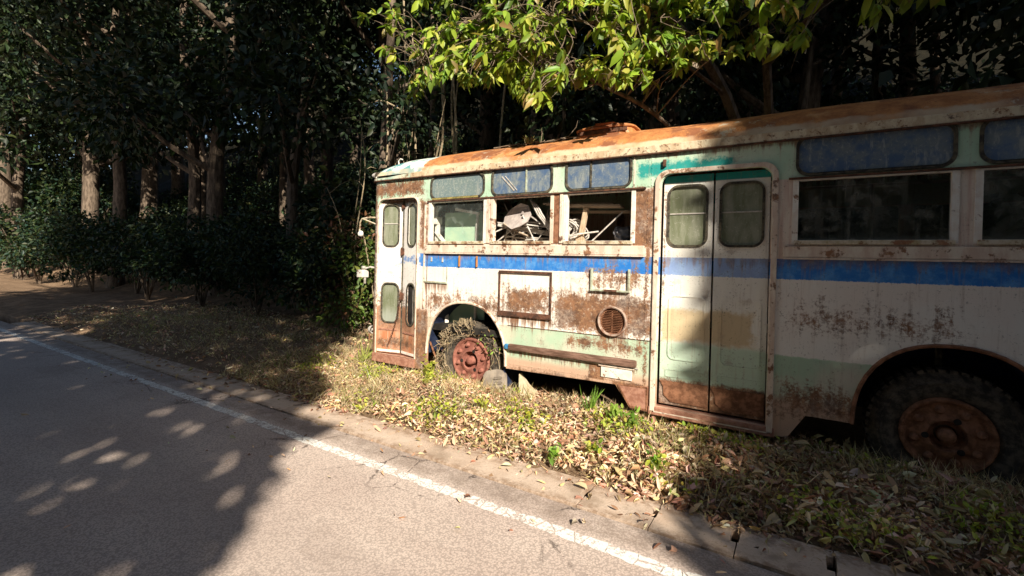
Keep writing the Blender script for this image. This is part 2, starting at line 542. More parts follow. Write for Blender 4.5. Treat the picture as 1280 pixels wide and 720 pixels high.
M_wood2 = simple('pale_sawn_wood', (.62, .48, .34), (.44, .30, .19), 6, .85, .4, stretch=(14, 14, 2))
M_cable = simple('dusty_white_hose', (.66, .62, .57), (.40, .36, .32), 12, .6, .2)
M_greyplast = simple('dusty_grey_plastic', (.54, .47, .44), (.38, .33, .31), 7, .7, .2)
M_greenbd = simple('green_board', (.36, .56, .42), (.46, .62, .44), 3, .6, .1)
M_bag = simple('grey_plastic_sheet', (.12, .13, .16), (.22, .22, .25), 9, .5, .3)
M_bark = simple('tree_bark', (.085, .062, .045), (.20, .15, .11), 5, .9, .8, stretch=(3, 3, .7))
M_twig = simple('pale_twig', (.15, .11, .075), (.30, .23, .17), 10, .85, .4)
M_vine = simple('dead_vine_stem', (.30, .23, .14), (.50, .40, .27), 12, .9, .4)
M_conc = simple('old_concrete', (.24, .20, .165), (.38, .32, .26), 5, .9, .6)


def pane_blue():
    N = NT('grimy_blue_glass'); P = N.pos()
    n = N.noise(P, 7, 7, .7); f = N.noise(P, 60, 4, .7)
    c = N.mix(N.ss(n, .38, .62), (.09, .15, .27), (.20, .24, .27))
    c = N.mix(N.mul(N.ss(f, .56, .68), N.ss(n, .42, .56)), c, (.40, .42, .40))
    X, Y, Z = N.sep(P)
    c = N.mix(N.mul(N.ss(X, -3.0, -3.6), .8), c, N.mix(N.ss(f, .5, .66), (.20, .26, .24), (.42, .46, .40)))
    edge = N.ss(N.noise(N.scale(P, (4, 4, 1.)), 3., 6, .7), .50, .66)
    c = N.mix(N.mul(edge, .6), c, (.34, .36, .33))
    return N.finish(c, N.math('MULTIPLY_ADD', edge, .4, .08), N.bump(n, .12, .01), spec=.7)


def pane_olive():
    N = NT('grimy_olive_glass'); P = N.pos()
    n = N.noise(N.scale(P, (5, 5, 1.2)), 2., 7, .65); f = N.noise(P, 50, 4, .7)
    X, Y, Z = N.sep(P)
    c = N.mix(N.ss(n, .36, .64), (.17, .19, .115), (.30, .31, .235))
    c = N.mix(N.mul(N.ss(f, .58, .68), .5), c, (.5, .48, .42))
    c = N.mix(N.mul(N.ss(Z, 1.0, .8), .6), c, (.40, .43, .38))
    return N.finish(c, .25, N.bump(f, .12, .003), spec=.6)


def pane_clear():
    N = NT('dusty_clear_glass'); P = N.pos()
    n = N.noise(P, 8, 7, .7)
    return N.finish((.50, .56, .52), .12, None, spec=.6, alpha=N.math('MULTIPLY_ADD', N.ss(n, .5, .75), .14, .03))


def pane_dark():
    N = NT('dirty_dark_glass'); P = N.pos(); X, Y, Z = N.sep(P)
    n = N.noise(P, 5, 8, .72); st = N.noise(N.scale(P, (14, 14, 1.2)), 1., 6, .65)
    d = N.mx(N.mul(N.ss(n, .46, .66), .55), N.mul(N.ss(st, .5, .7), .5))
    d = N.mx(d, N.mul(N.ss(N.math('ADD', Z, N.mul(n, .12)), 2.02, 1.90), .8))
    c = N.mix(d, (.02, .024, .02), (.34, .33, .28))
    return N.finish(c, N.math('MULTIPLY_ADD', d, .5, .04), N.bump(n, .06, .01), spec=.8, alpha=N.math('MULTIPLY_ADD', d, .7, .28))


M_pblue, M_polive, M_pclear, M_pdark = pane_blue(), pane_olive(), pane_clear(), pane_dark()


def asphalt():
    N = NT('worn_asphalt'); P = N.pos(); X, Y, Z = N.sep(P)
    v = N.voro(P, 75); v2 = N.voro(P, 150)
    n = N.noise(P, 1.2, 5, .6); f = N.noise(P, 90, 4, .7); st = N.noise(N.scale(P, (.35, 2.2, 1)), 1., 5, .6)
    c = N.mix(N.ss(n, .35, .65), (.60, .48, .42), (.68, .56, .49))
    c = N.mix(N.mul(N.ss(st, .45, .65), .4), c, (.52, .41, .355))
    c = N.mix(N.mul(N.ss(v, .38, .66), .45), c, (.20, .16, .14))
    c = N.mix(N.mul(N.ss(f, .56, .66), .65), c, (.62, .54, .48))
    c = N.mix(N.mul(N.ss(N.noise(P, 170, 2, .5), .62, .68), .8), c, (.07, .055, .05))
    # strip between the white line and the drain covers: darker, dirtier
    c = N.mix(N.mul(N.mul(N.ss(Y, -2.05, -1.95), N.ss(N.noise(P, 5, 6, .7), .3, .6)), .5), c, (.16, .115, .085))
    # cracks
    cr = N.voro(N.math('ADD', 0, 0) if False else P, 1.6, 'DISTANCE_TO_EDGE')
    w_ = N.math('ADD', cr, N.math('MULTIPLY_ADD', N.noise(P, 14, 5, .7), .10, -.05))
    ck = N.mul(N.ss(N.math('ABSOLUTE', w_), .010, .002), N.mul(N.ss(Y, -2.6, -2.1), N.ss(N.noise(P, 1.1, 3, .5), .46, .55)))
    c = N.mix(N.mul(ck, .8), c, (.04, .03, .025))
    h = N.math('SUBTRACT', N.math('MULTIPLY_ADD', v, -.7, N.mul(f, .6)), N.mul(ck, 1.5))
    c = N.mix(N.mul(N.ss(N.noise(P, 230, 2, .6), .55, .66), .45), c, (.25, .20, .175))
    tr = N.math('ABSOLUTE', N.math('ADD', Y, 3.15))
    c = N.mix(N.mul(N.ss(tr, .45, .1), .22), c, (.36, .30, .27))
    c = N.mix(N.mul(N.ss(N.noise(P, .55, 6, .7), .56, .64), .3), c, (.33, .26, .22))
    return N.finish(c, .9, N.bump(h, .35, .004), spec=.2)


def line_paint():
    N = NT('worn_line_paint'); P = N.pos(); X, Y, Z = N.sep(P)
    f = N.noise(P, 70, 5, .75); n = N.noise(P, 9, 6, .7)
    c = N.mix(N.ss(f, .45, .7), (.88, .85, .80), (.66, .60, .54))
    # ragged edges and cracks across the stripe
    e = N.math('ABSOLUTE', N.math('ADD', Y, 2.108))
    e = N.math('ADD', e, N.math('MULTIPLY_ADD', n, .075, -.037))
    edge = N.ss(e, .056, .044)
    cr = N.voro(N.scale(P, (1, .55, 1)), 8., 'DISTANCE_TO_EDGE')
    cr = N.math('ADD', cr, N.math('MULTIPLY_ADD', N.noise(P, 30, 4, .7), .16, -.08))
    crack = N.ss(cr, .0, .035)
    worn = N.ss(N.math('ADD', N.math('ADD', N.mul(f, .6), N.mul(n, .4)), N.math('MULTIPLY_ADD', N.noise(P, .9, 3, .5), .22, -.10)), .59, .52)
    return N.finish(c, .75, N.bump(f, .4, .004), alpha=N.mul(N.mul(edge, crack), worn))


def soil(name, c1, c2, c3):
    N = NT(name); P = N.pos()
    n = N.noise(P, 3, 8, .7); f = N.noise(P, 38, 6, .75)
    c = N.mix(N.ss(n, .38, .62), c1, c2); c = N.mix(N.ss(f, .52, .68), c, c3)
    return N.finish(c, .95, N.bump(N.math('ADD', f, n), .9, .03), spec=.1)


M_asph, M_line = asphalt(), line_paint()
M_verge = soil('leaf_mould_soil', (.17, .11, .07), (.30, .20, .13), (.44, .32, .21))
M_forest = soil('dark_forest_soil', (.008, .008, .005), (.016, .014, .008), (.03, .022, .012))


def cover_mat():
    N = NT('dusty_concrete_cover'); P = N.pos(); X, Y, Z = N.sep(P)
    n = N.noise(P, 4, 8, .7); f = N.noise(P, 60, 5, .75)
    c = N.mix(N.ss(n, .36, .64), (.52, .395, .305), (.64, .51, .41))
    c = N.mix(N.mul(N.ss(f, .54, .68), .6), c, (.25, .175, .125))
    c = N.mix(N.mul(N.ss(N.noise(P, 2, 6, .7), .52, .66), .6), c, (.22, .15, .10))
    e = N.mx(N.ss(N.math('ADD', Y, N.mul(n, .16)), -1.50, -1.40), N.ss(N.math('SUBTRACT', Y, N.mul(n, .10)), -1.74, -1.82))
    c = N.mix(N.mul(N.mul(e, .8), N.ss(N.noise(P, 13, 8, .75), .40, .60)), c, (.27, .175, .115))
    return N.finish(c, .92, N.bump(N.math('ADD', f, N.mul(n, .8)), .7, .006), spec=.15)


M_cover = cover_mat()
M_leaf = leaf_mat('sunlit_leaf', .35, .42, 1.15)
M_fol = leaf_mat('forest_leaf', .2, .5)
M_litter = leaf_mat('fallen_leaf', .12, .8)
M_grass = leaf_mat('grass_blade', .3, .6)


# ------------------------------------------------------------------ setting: ground, road, verge
def fbm(x, y, s=1., o=4):
    return np.array([mnoise.fractal(Vector((float(i) * s, float(j) * s, 3.3)), 1., 2., o) for i, j in zip(x, y)])


def hv(x, y):
    """height of the verge"""
    x = np.asarray(x, float); y = np.asarray(y, float)
    e = sstep(-1.5, -1.05, y)
    n = .035 * np.sin(x * 2.1 + .7 * np.sin(y * 2.3)) * np.cos(y * 1.7 + x * .6) + .018 * np.sin(x * 5.3 + 1.) * np.sin(y * 6.1 + .4 * x)
    z = -.01 + e * (.055 + n * .8) + .04 * sstep(-1.2, -.6, y) * (1 - sstep(-.3, .1, y))
    z -= .04 * sstep(.0, .5, y) * (1 - sstep(2.0, 2.6, y))
    z += .10 * sstep(-4.8, -6.2, x) * sstep(-1.2, .6, y)
    z += .55 * sstep(2.5, 4.4, y)
    return z


def grid_mesh(name, xs, ys, zf, mat, skirt=None):
    X, Y = np.meshgrid(xs, ys); Z = zf(X.ravel(), Y.ravel())
    V = np.stack([X.ravel(), Y.ravel(), Z], 1); nx, ny = len(xs), len(ys)
    F = [(j * nx + i, j * nx + i + 1, (j + 1) * nx + i + 1, (j + 1) * nx + i) for j in range(ny - 1) for i in range(nx - 1)]
    V = [tuple(p) for p in V]
    if skirt is not None:
        b = len(V)
        V += [(V[i][0], V[i][1], skirt) for i in range(nx)]
        F += [(i, b + i, b + i + 1, i + 1) for i in range(nx - 1)]
    me = bpy.data.meshes.new(name); me.from_pydata(V, [], F)
    me.polygons.foreach_set('use_smooth', [True] * len(F)); me.update()
    return tag(link_mesh(name, me, mat, (0, 0, 0)), kind='structure')


b = MB(); b.add([(-400, -400, -.36), (400, -400, -.36), (400, 400, -.36), (-400, 400, -.36)], [(0, 1, 2, 3)])
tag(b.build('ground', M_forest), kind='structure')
b = MB(); b.box(-90, 45, -7.4, -1.79, -.35, 0)
tag(b.build('road', M_asph), kind='structure')
b = MB(); b.add([(-60, -2.19, .004), (30, -2.19, .004), (30, -2.02, .004), (-60, -2.02, .004)], [(0, 1, 2, 3)])
tag(b.build('road_edge_line', M_line), kind='structure')
xs = np.concatenate([np.linspace(-70, -12, 60), np.arange(-11.8, 3.2, .09), np.linspace(3.4, 30, 30)])
grid_mesh('verge', xs, np.concatenate([np.arange(-1.44, 1.0, .07), np.linspace(1.05, 4.6, 22)]), hv, M_verge, skirt=-.34)
hx = np.linspace(-90, 50, 90); hy = np.linspace(4.55, 45, 46)


def hill_h(x, y):
    return .54 + np.maximum(y - 4.5, 0) * (.62 + .12 * np.sin(x * .16) * np.cos(y * .13)) + .35 * np.sin(x * .9 + y * .5) * sstep(4.6, 7, y) * np.cos(y * .7) - .1


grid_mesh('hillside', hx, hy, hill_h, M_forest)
grid_mesh('far_roadside', np.linspace(-90, 50, 40), np.linspace(-40, -7.4, 20), lambda x, y: .02 + .12 * np.sin(x * .7) * np.cos(y * .5) * sstep(-7.4, -9, y), M_verge)

# concrete drain covers with lifting slots, each a thing of its own
joint0 = -3.19; pitch_c = .486
proto_cover = None
for k in range(-24, 13):
    x0 = joint0 + k * pitch_c
    if proto_cover is None:
        mb = MB(); g = .004
        mb.box(g, pitch_c - g, -1.778, -1.6251, -.05, .012); mb.box(.010, pitch_c - .040, -1.625, -1.4781, -.05, .012); mb.box(g, pitch_c - g, -1.478, -1.40, -.05, .012)
        proto_cover = mb.build('drain_cover', M_cover, org=(pitch_c / 2, -1.59, 0))
        o = proto_cover
    else:
        o = proto_cover.copy(); COL.objects.link(o)
    o.location = (x0 + pitch_c / 2, -1.59 + random.uniform(-.004, .004), random.uniform(-.003, .004))
    o.rotation_euler = (random.uniform(-.008, .012), random.uniform(-.006, .006), random.uniform(-.006, .006))
    tag(o, 'dusty concrete drain cover with lifting slots at its ends, in the row beside the road', 'drain cover', 'drain covers along the road edge')

# ------------------------------------------------------------------ the bus
BUS = empty('derelict_bus', (-1.1, 1.15, 0), 'abandoned rusty cream and mint green bus with a blue stripe, parked on the leafy verge', 'bus')


def part(mb, name, mat, parent=BUS, **k): return mb.build(name, mat, parent, **k)


def arch_pts(cx, cz, rx, rz, z_end, n=22, ex=2.25):
    pts = []
    for i in range(n + 1):
        q = math.pi * i / n
        c_, s_ = math.cos(q), math.sin(q)
        pts.append((cx + rx * math.copysign(abs(c_) ** (2 / ex), c_), cz + rz * abs(s_) ** (2 / ex)))
    return pts       # from right to left


ARCH = arch_pts(-3.585, .40, .63, .72, .36)
RARCH = arch_pts(1.0, .40, .60, .70, .38)
outer = [(-5.2, .285), (-5.19, .285), (-4.43, .285), (-4.43, .17), (-4.215, .17)] + list(reversed(ARCH)) + \
        [(-2.95, .375), (-1.60, .400), (-1.44, .18), (-1.18, .172), (-.21, .172), (-.05, .19), (.08, .40)] + list(reversed(RARCH)) + \
        [(2.0, .40), (3.1, .47), (3.1, 2.80), (-5.2, 2.80)]
LOW = [(-4.20, -3.315), (-3.195, -2.39), (-2.215, -1.46), (-.03, .98), (1.12, 2.05), (2.2, 2.95)]
UPP = [(-4.20, -3.335, 2.46, 2.755), (-3.215, -2.395, 2.455, 2.785), (-2.22, -1.485, 2.46, 2.795), (-.03, .98, 2.46, 2.79), (1.12, 2.05, 2.46, 2.79), (2.2, 2.95, 2.46, 2.79)]
DOOR = rrect(-5.19, -4.43, .29, 2.50, .10, 6, True)
RDOOR = rrect(-1.18, -.22, .25, 2.56, .11, 6, True)
holes = [DOOR[:], RDOOR[:]] + [rrect(a_, b_, 1.88, 2.42) for a_, b_ in LOW] + [rrect(*u, .09, 7) for u in UPP]
# the door opening starts just above the lower outline so that the hole stays inside
mb = MB(); mb.sheet(outer, holes, 0, .035, wallfn())
part(mb, 'body_side', M_body)

# curved front corner, front wall, rear wall, far side, floor
plan = [(-5.2, 0)] + [(-5.2 - .15 * math.sin(math.radians(q)), .15 - .15 * math.cos(math.radians(q))) for q in range(15, 91, 15)]
plan += [(-5.39, .7), (-5.41, 1.15), (-5.39, 1.6)] + [(-5.2 - .15 * math.sin(math.radians(q)), 2.15 + .15 * math.cos(math.radians(q))) for q in range(90, -1, -15)]


def wall_along(path, z0, z1, off0=0., off1=.03):
    """upright strip that follows a plan path; off>0 is to the inside"""
    m = MB(); n = len(path); v = []
    for i, (x, y) in enumerate(path):
        p0 = Vector((*path[max(i - 1, 0)], 0)); p1 = Vector((*path[min(i + 1, n - 1)], 0))
        t = (p1 - p0).normalized(); nrm = Vector((t.y, -t.x, 0))
        for off in (off0, off1):
            for z in (z0, z1): v.append(Vector((x, y, z)) + nrm * off)
    f = []
    for i in range(n - 1):
        a_, c_ = i * 4, (i + 1) * 4
        f += [(a_, c_, c_ + 1, a_ + 1), (a_ + 2, a_ + 3, c_ + 3, c_ + 2), (a_ + 1, c_ + 1, c_ + 3, a_ + 3), (a_, a_ + 2, c_ + 2, c_)]
    f += [(0, 1, 3, 2), ((n - 1) * 4, (n - 1) * 4 + 2, (n - 1) * 4 + 3, (n - 1) * 4 + 1)]
    m.add(v, f)
    return m


# plan path runs from the near side round the nose: outside is to its left
mbf = wall_along(plan, .26, 2.80, 0, .03)
part(mbf, 'front_panel', M_body, smooth=True)
for k, (ya, yb) in enumerate(((.25, 1.1), (1.2, 2.05))):
    mb = MB(); mb.sheet(rrect(ya, yb, 1.55, 2.45, .08), [], 0, .012, lambda u, w_, d: (-5.425 - d, u, w_)); fr = part(mb, 'windscreen_pane', M_polive)
    mb = MB(); mb.sheet(rrect(ya - .04, yb + .04, 1.51, 2.49, .1), [rrect(ya, yb, 1.55, 2.45, .08)], -.03, .016, lambda u, w_, d: (-5.425 - d, u, w_)); part(mb, 'windscreen_gasket', M_gasket, fr)
mb = MB(); mb.box(3.1, 3.14, 0.02, 2.28, .45, 2.85); part(mb, 'rear_panel', M_body, bevel=.012)
mb = MB(); mb.sheet([(-5.2, .38), (3.1, .38), (3.1, 2.8), (-5.2, 2.8)], [rrect(a_, b_, 1.9, 2.42) for a_, b_ in LOW[3:]], 2.265, 2.3, lambda u, w_, d: (u, d, w_)); part(mb, 'far_side_panel', M_body)
for a_, b_ in LOW[3:]:
    mb = MB(); mb.box(a_ - .01, b_ + .01, 2.303, 2.307, 1.89, 2.43); part(mb, 'far_pane', M_pdark)
for x in (.2, 1.0, 1.8, 2.6):
    mb = MB(); mb.box(x - .05, x + .03, .35, 1.0, 1.15, 2.02); mb.box(x - .5, x - .05, .35, 1.0, 1.12, 1.24); mb.tube([(x - .01, .36, .80), (x - .01, .36, 1.2)], .02, 6); mb.tube([(x - .01, .99, .80), (x - .01, .99, 1.2)], .02, 6)
    part(mb, 'seat', M_gasket, bevel=.03)
mb = MB(); mb.tube([(-.1, 1.05, 2.5), (3., 1.05, 2.5)], .016, 6); mb.tube([(.6, 1.05, .8), (.6, 1.05, 2.5)], .016, 6); part(mb, 'grab_rail', M_chrome)
mb = MB(); mb.box(-5.30, 3.08, .45, 2.26, .72, .80); mb.box(-4.2, -1.3, .05, .45, .72, .80); mb.box(-.1, .3, .05, .45, .72, .80); mb.box(1.7, 3.05, .05, .45, .72, .80)
part(mb, 'floor_pan', M_dark)
mb = MB(); mb.box(-4.9, 2.8, .75, .90, .42, .56); mb.box(-4.9, 2.8, 1.40, 1.55, .42, .56); part(mb, 'chassis_rail', M_dkrust)

# roof
XS = np.concatenate([np.array([-5.425, -5.42, -5.41, -5.39, -5.36, -5.32, -5.27, -5.21, -5.14, -5.06, -4.95, -4.8, -4.65, -4.5]), np.linspace(-4.2, 3.14, 24)])
PROF = [(0, 0), (.035, .075), (.09, .135), (.20, .205), (.36, .275), (.55, .335), (.85, .385), (1.15, .405)]
PROF += [(2.3 - y, z) for y, z in reversed(PROF[:-1])]
v = []; f = []; npf = len(PROF)
for x in XS:
    t = min(1, max(0, (-4.75 - x) / .676)); hfac = max(.01, (1 - t ** 2.6) ** .55)
    ins = 0
    if x < -5.2: ins = .15 - math.sqrt(max(0, .15 ** 2 - min(.15, -5.2 - x) ** 2))
    if x < -5.35: ins += .45 * ((-5.35 - x) / .075)
    hw = 1.15 - ins
    for (y, z) in PROF:
        dz = .010 * math.sin(x * 3.1 + y * 2.) * math.sin(y * 1.36)
        v.append((x, 1.15 + (y - 1.15) / 1.15 * hw, 2.845 + z * hfac + dz * hfac))
for i in range(len(XS) - 1):
    for k in range(npf - 1):
        f.append((i * npf + k, (i + 1) * npf + k, (i + 1) * npf + k + 1, i * npf + k + 1))
f.append(tuple(range(npf))); f.append(tuple((len(XS) - 1) * npf + k for k in reversed(range(npf))))
mb = MB(); mb.add(v, f); ROOF = part(mb, 'roof', M_roof, smooth=True)
# ventilator on the roof
mb = MB(); mb.sheet(rrect(-2.30, -1.62, .36, .80, .13, 7), [], 3.08, 3.20, lambda u, w_, d: (u, w_, d)); VN = part(mb, 'roof_ventilator', M_roof, bevel=.012, smooth=True)
mb = MB(); mb.sheet(rrect(-2.32, -1.60, .34, .82, .15, 7), [], 3.201, 3.248, lambda u, w_, d: (u, w_, d + .012 * math.sin(u * 9.) * (d > 3.22))); part(mb, 'ventilator_lid', M_roof, VN, bevel=.026, smooth=True)
mb = MB()
mb.box(-2.26, -1.66, .3565, .359, 3.150, 3.196)
for q in np.linspace(-2.2, -1.7, 5): mb.box(q - .04, q + .04, .350, .358, 3.155, 3.192)
part(mb, 'ventilator_louvres', M_dkrust, VN)
# gutter along the roof edge and round the nose
gp = [(3.12, 0)] + [(x, 0) for x in np.linspace(2.6, -5.0, 20)] + plan[:8]
mb = wall_along([(x, y) for x, y in gp], 2.775, 2.852, -.028, .004)
mb.v = [(q_[0], q_[1], q_[2] if q_[2] < 2.8 else 2.852 - .045 * float(sstep(-4.3, -5.1, q_[0]))) for q_ in mb.v]
part(mb, 'roof_gutter', M_gutter, bevel=.006)
mb = wall_along([(x, y) for x, y in gp], 2.762, 2.774, -.036, .004)
part(mb, 'gutter_lip', M_dkrust)

# belt rail, drip rails
for (a_, b_) in ((-4.275, -1.33), (-.12, 3.08)):
    mb = MB(); mb.box(a_, b_, -.022, .0, 1.752, 1.848); part(mb, 'belt_rail', M_cream, bevel=.006)
    mb = MB(); mb.box(a_, b_, -.030, .0, 1.734, 1.749); part(mb, 'belt_moulding', M_cream, bevel=.003)
    mb = MB(); mb.box(a_ + .03, b_, -.026, .0, 2.424, 2.440); part(mb, 'drip_rail', M_dkrust)

# lower windows: sill, frame, pane
for i, (a_, b_) in enumerate(LOW):
    mb = MB(); mb.sheet(rrect(a_ - .028, b_ + .028, 1.872, 2.422), [rrect(a_ + .016, b_ - .016, 1.90, 2.41)], -.012, .05, wallfn())
    fr = part(mb, 'window_frame', M_white if i != 1 else M_cream, bevel=.003)
    mb = MB(); mb.box(a_ - .01, b_ + .01, -.030, -.0125, 1.862, 1.898); part(mb, 'window_sill', M_sill, fr, bevel=.004)
    if i in (0, 3, 4, 5):
        mb = MB(); mb.box(a_ + .014, b_ - .014, .022, .026, 1.898, 2.412)
        part(mb, 'pane', M_pclear if i == 0 else M_pdark, fr)
# pillars
mb = MB(); mb.box(-2.375, -2.29, -.008, .0, 1.875, 2.42); part(mb, 'window_pillar', M_rust)
mb = MB(); mb.box(-2.285, -2.247, -.020, .0, 1.875, 2.42); part(mb, 'window_pillar', M_cream, bevel=.004)
mb = MB(); mb.box(-3.282, -3.232, -.016, .0, 1.875, 2.42); part(mb, 'window_pillar', M_cream, bevel=.004)

# upper windows
for i, u in enumerate(UPP):
    mb = MB(); mb.sheet(rrect(u[0] - .012, u[1] + .012, u[2] - .012, u[3] + .012, .10, 7), [rrect(u[0] + .012, u[1] - .012, u[2] + .012, u[3] - .012, .085, 7)], -.012, .03, wallfn())
    fr = part(mb, 'upper_window_gasket', M_gasket, bevel=.004)
    mb = MB(); mb.sheet(rrect(u[0] + .006, u[1] - .006, u[2] + .006, u[3] - .006, .088, 7), [], .008, .012, wallfn()); part(mb, 'pane', M_pblue, fr)
    if i in (1, 2):
        xm = -2.735 if i == 1 else -1.93
        mb = MB(); mb.box(xm - .009, xm + .009, -.004, .0075, u[2] + .0125, u[3] - .0125); part(mb, 'divider_bar', M_palegreen if i == 1 else M_gasket, fr)
mb = MB(); mb.box(-4.17, -3.42, -.016, -.0125, 2.447, 2.470); part(mb, 'moss_strip', simple('dry_moss', (.20, .17, .06), (.42, .34, .12), 30, .95, .9), bevel=.002)
# a stick of old tape lying across the inside of the second upper pane
mb = MB(); mb.bar((-3.08, .004, 2.68), (-2.90, .004, 2.50), .004, .014); part(mb, 'tape_strip', M_chrome)
mb = MB(); mb.bar((-3.03, .0035, 2.68), (-2.86, .0035, 2.50), .004, .010); part(mb, 'tape_strip', M_chrome)


# folding doors -------------------------------------------------
def leaf_door(P0, P1, wins, mat, name, z0, z1, pane, strip=None, bars=(), dark=()):
    P0 = Vector((*P0, 0)); P1 = Vector((*P1, 0)); d = (P1 - P0); L = d.length; d.normalize(); nrm = Vector((-d.y, d.x, 0))
    fn = lambda u, w_, q: tuple(P0 + d * u + nrm * q + Vector((0, 0, w_)))
    mb = MB(); mb.sheet(rrect(.004, L - .004, z0, z1), [rrect(*q, .088, 7) for q in wins], 0, .03, fn)
    leaf = part(mb, name, mat)
    for i, q in enumerate(wins):
        mb = MB(); mb.sheet(rrect(q[0] - .012, q[1] + .012, q[2] - .012, q[3] + .012, .10, 7), [rrect(q[0] + .010, q[1] - .010, q[2] + .010, q[3] - .010, .078, 7)], -.012, -.001, fn)
        part(mb, 'door_window_gasket', M_gasket, leaf)
        mb = MB(); mb.sheet(rrect(q[0] + .003, q[1] - .003, q[2] + .003, q[3] - .003, .085, 7), [], .012, .016, fn)
        part(mb, 'door_window_pane', M_dark if i in dark else pane, leaf)
        if i in bars:
            zb = q[2] + (q[3] - q[2]) * .54
            mb = MB(); mb.sheet(rrect(q[0] + .004, q[1] - .004, zb - .006, zb + .006), [], .004, .0115, fn); part(mb, 'window_guard_bar', M_chrome, leaf)
    if strip:
        mb = MB(); mb.sheet(rrect(.01, L - .01, *strip), [], -.008, -.001, fn); part(mb, 'kick_strip', M_white, leaf)
    return leaf, fn


leaf1, fn1 = leaf_door((-5.20, .022), (-4.805, .115), [(.075, .330, 1.835, 2.43), (.075, .345, .74, 1.30)], M_door, 'door_leaf', .30, 2.50, M_polive, (.312, .345), bars=(0,))
leaf2, fn2 = leaf_door((-4.797, .115), (-4.432, .022), [(.120, .320, 1.835, 2.43), (.125, .315, .73, 1.31)], M_door, 'door_leaf', .30, 2.50, M_polive, (.312, .345), dark=(1,))
mb = MB(); mb.sheet(rrect(.262, .272, .73, 1.30), [], .006, .0115, fn2); part(mb, 'window_guard_bar', M_chrome, leaf2)
for (z, hh) in ((1.76, .045), (1.12, .05), (2.40, .03)):
    mb = MB(); mb.box(-4.83, -4.77, .085, .108, z - hh, z + hh); mb.tube([(-4.80, .082, z - hh * 1.3), (-4.80, .082, z + hh * 1.3)], .012, 8)
    part(mb, 'door_hinge', M_dkrust, bevel=.004)
mb = MB(); mb.tube([(-4.801, .108, .32), (-4.801, .108, 2.5)], .011, 6); part(mb, 'door_edge_rubber', M_gasket)
# ridge across the lower door leaf
mb = MB(); mb.sheet(rrect(.03, .33, .625, .645), [], -.010, -.001, fn1); part(mb, 'door_rib', M_rustpink, leaf1)
mb = MB(); mb.sheet(rrect(.04, .35, .60, .62), [], -.010, -.001, fn2); part(mb, 'door_rib', M_rustpink, leaf2)
# rusty chain hanging from the latch
mb = MB(); p0 = Vector((-4.815, .085, 1.04)); p1 = Vector((-5.00, .045, .40))
nl = 26
for i in range(nl):
    t0 = i / nl; c0 = p0.lerp(p1, t0) + Vector((.03 * math.sin(t0 * 3.1), -.012 * (i % 2), 0)); dr = (p1 - p0).normalized()
    sd = dr.cross(Vector((0, 1, 0))).normalized() if i % 2 else Vector((0, 1, 0))
    ring = [c0 + dr * .017 * math.cos(q) + sd * .010 * math.sin(q) for q in [2 * math.pi * k / 8 for k in range(9)]]
    mb.tube(ring, .0035, 4, cap=False)
part(mb, 'door_chain', M_dkrust)
# door surround, step
mb = MB(); mb.sheet(rrect(-5.203, -4.418, .292, 2.513, .112, 6, True), [rrect(-5.189, -4.431, .2921, 2.499, .099, 6, True)], -.010, .0, wallfn())
part(mb, 'door_surround', M_cream)
mb = MB(); mb.box(-5.215, -5.192, .036, .16, .30, 2.48); mb.box(-4.428, -4.405, .036, .15, .30, 2.48); part(mb, 'door_jamb', M_cream)
mb = MB(); mb.box(-5.26, -4.432, -.012, .50, .165, .284); part(mb, 'door_step', M_rustpink, bevel=.008)

# rear folding door in the white frame
for (xa, xb) in ((-1.172, -.705), (-.695, -.228)):
    L = xb - xa
    lf, fnr = leaf_door((xa, .075), (xb, .075), [(.055, L - .055, 1.85, 2.44)], M_rdoor, 'rear_door_leaf', .27, 2.545, M_polive, bars=(0,))
    mb = MB(); mb.sheet(rrect(.075, L - .05, .72, 1.36, .06), [rrect(.087, L - .062, .732, 1.348, .05)], -.007, -.001, fnr); part(mb, 'pressed_panel', M_rdoor, lf)
    mb = MB(); mb.sheet(rrect(.06, L - .04, .545, .62, .012), [rrect(.066, L - .046, .551, .614, .01)], -.005, -.001, fnr); part(mb, 'pressed_panel', M_rdoor, lf)
    mb = MB(); mb.sheet([(.01, .50), (L - .01, .51), (L - .01, .30), (.12, .30), (.05, .36), (.045, .44)], [], -.010, -.001, fnr); part(mb, 'kick_plate', M_rust, lf)
mb = MB(); mb.sheet(rrect(-1.236, -.164, .20, 2.598, .13, 7, True), [rrect(-1.188, -.212, .2001, 2.556, .10, 7, True)], -.022, -.001, wallfn())
part(mb, 'rear_door_frame', M_cream, bevel=.006)
mb = MB(); mb.box(-1.25, -.15, -.02, .45, .165, .245); part(mb, 'rear_door_step', M_rustpink, bevel=.008)
mb = MB(); mb.box(-1.165, -1.135, -.03, -.001, 2.63, 2.70); part(mb, 'lamp_clip', M_dkrust, bevel=.006)

# wheel arches: lip and liner
for A, nm in ((ARCH, 0), (RARCH, 1)):
    mb = MB(); mb.tube([(x, -.006, z) for x, z in A], .016, 6); part(mb, 'wheel_arch_lip', M_cream if nm == 0 else M_rust, smooth=True)
    mb = MB(); n = len(A)
    v = [(x, .036, z) for x, z in A] + [(x, .62, z) for x, z in A]
    f = [(i, i + 1, n + i + 1, n + i) for i in range(n - 1)] + [tuple(range(n, 2 * n))]
    mb.add(v, f); part(mb, 'wheel_arch_liner', M_navy)
mb = MB(); mb.box(-3.02, -3.0, .05, .42, .12, .86); part(mb, 'mudflap', M_navy, bevel=.006)
# torn inner brace in the arch
mb = MB(); mb.bar((-4.2, .05, .55), (-4.02, .10, .12), .012, .02); part(mb, 'wing_stay', M_rust)


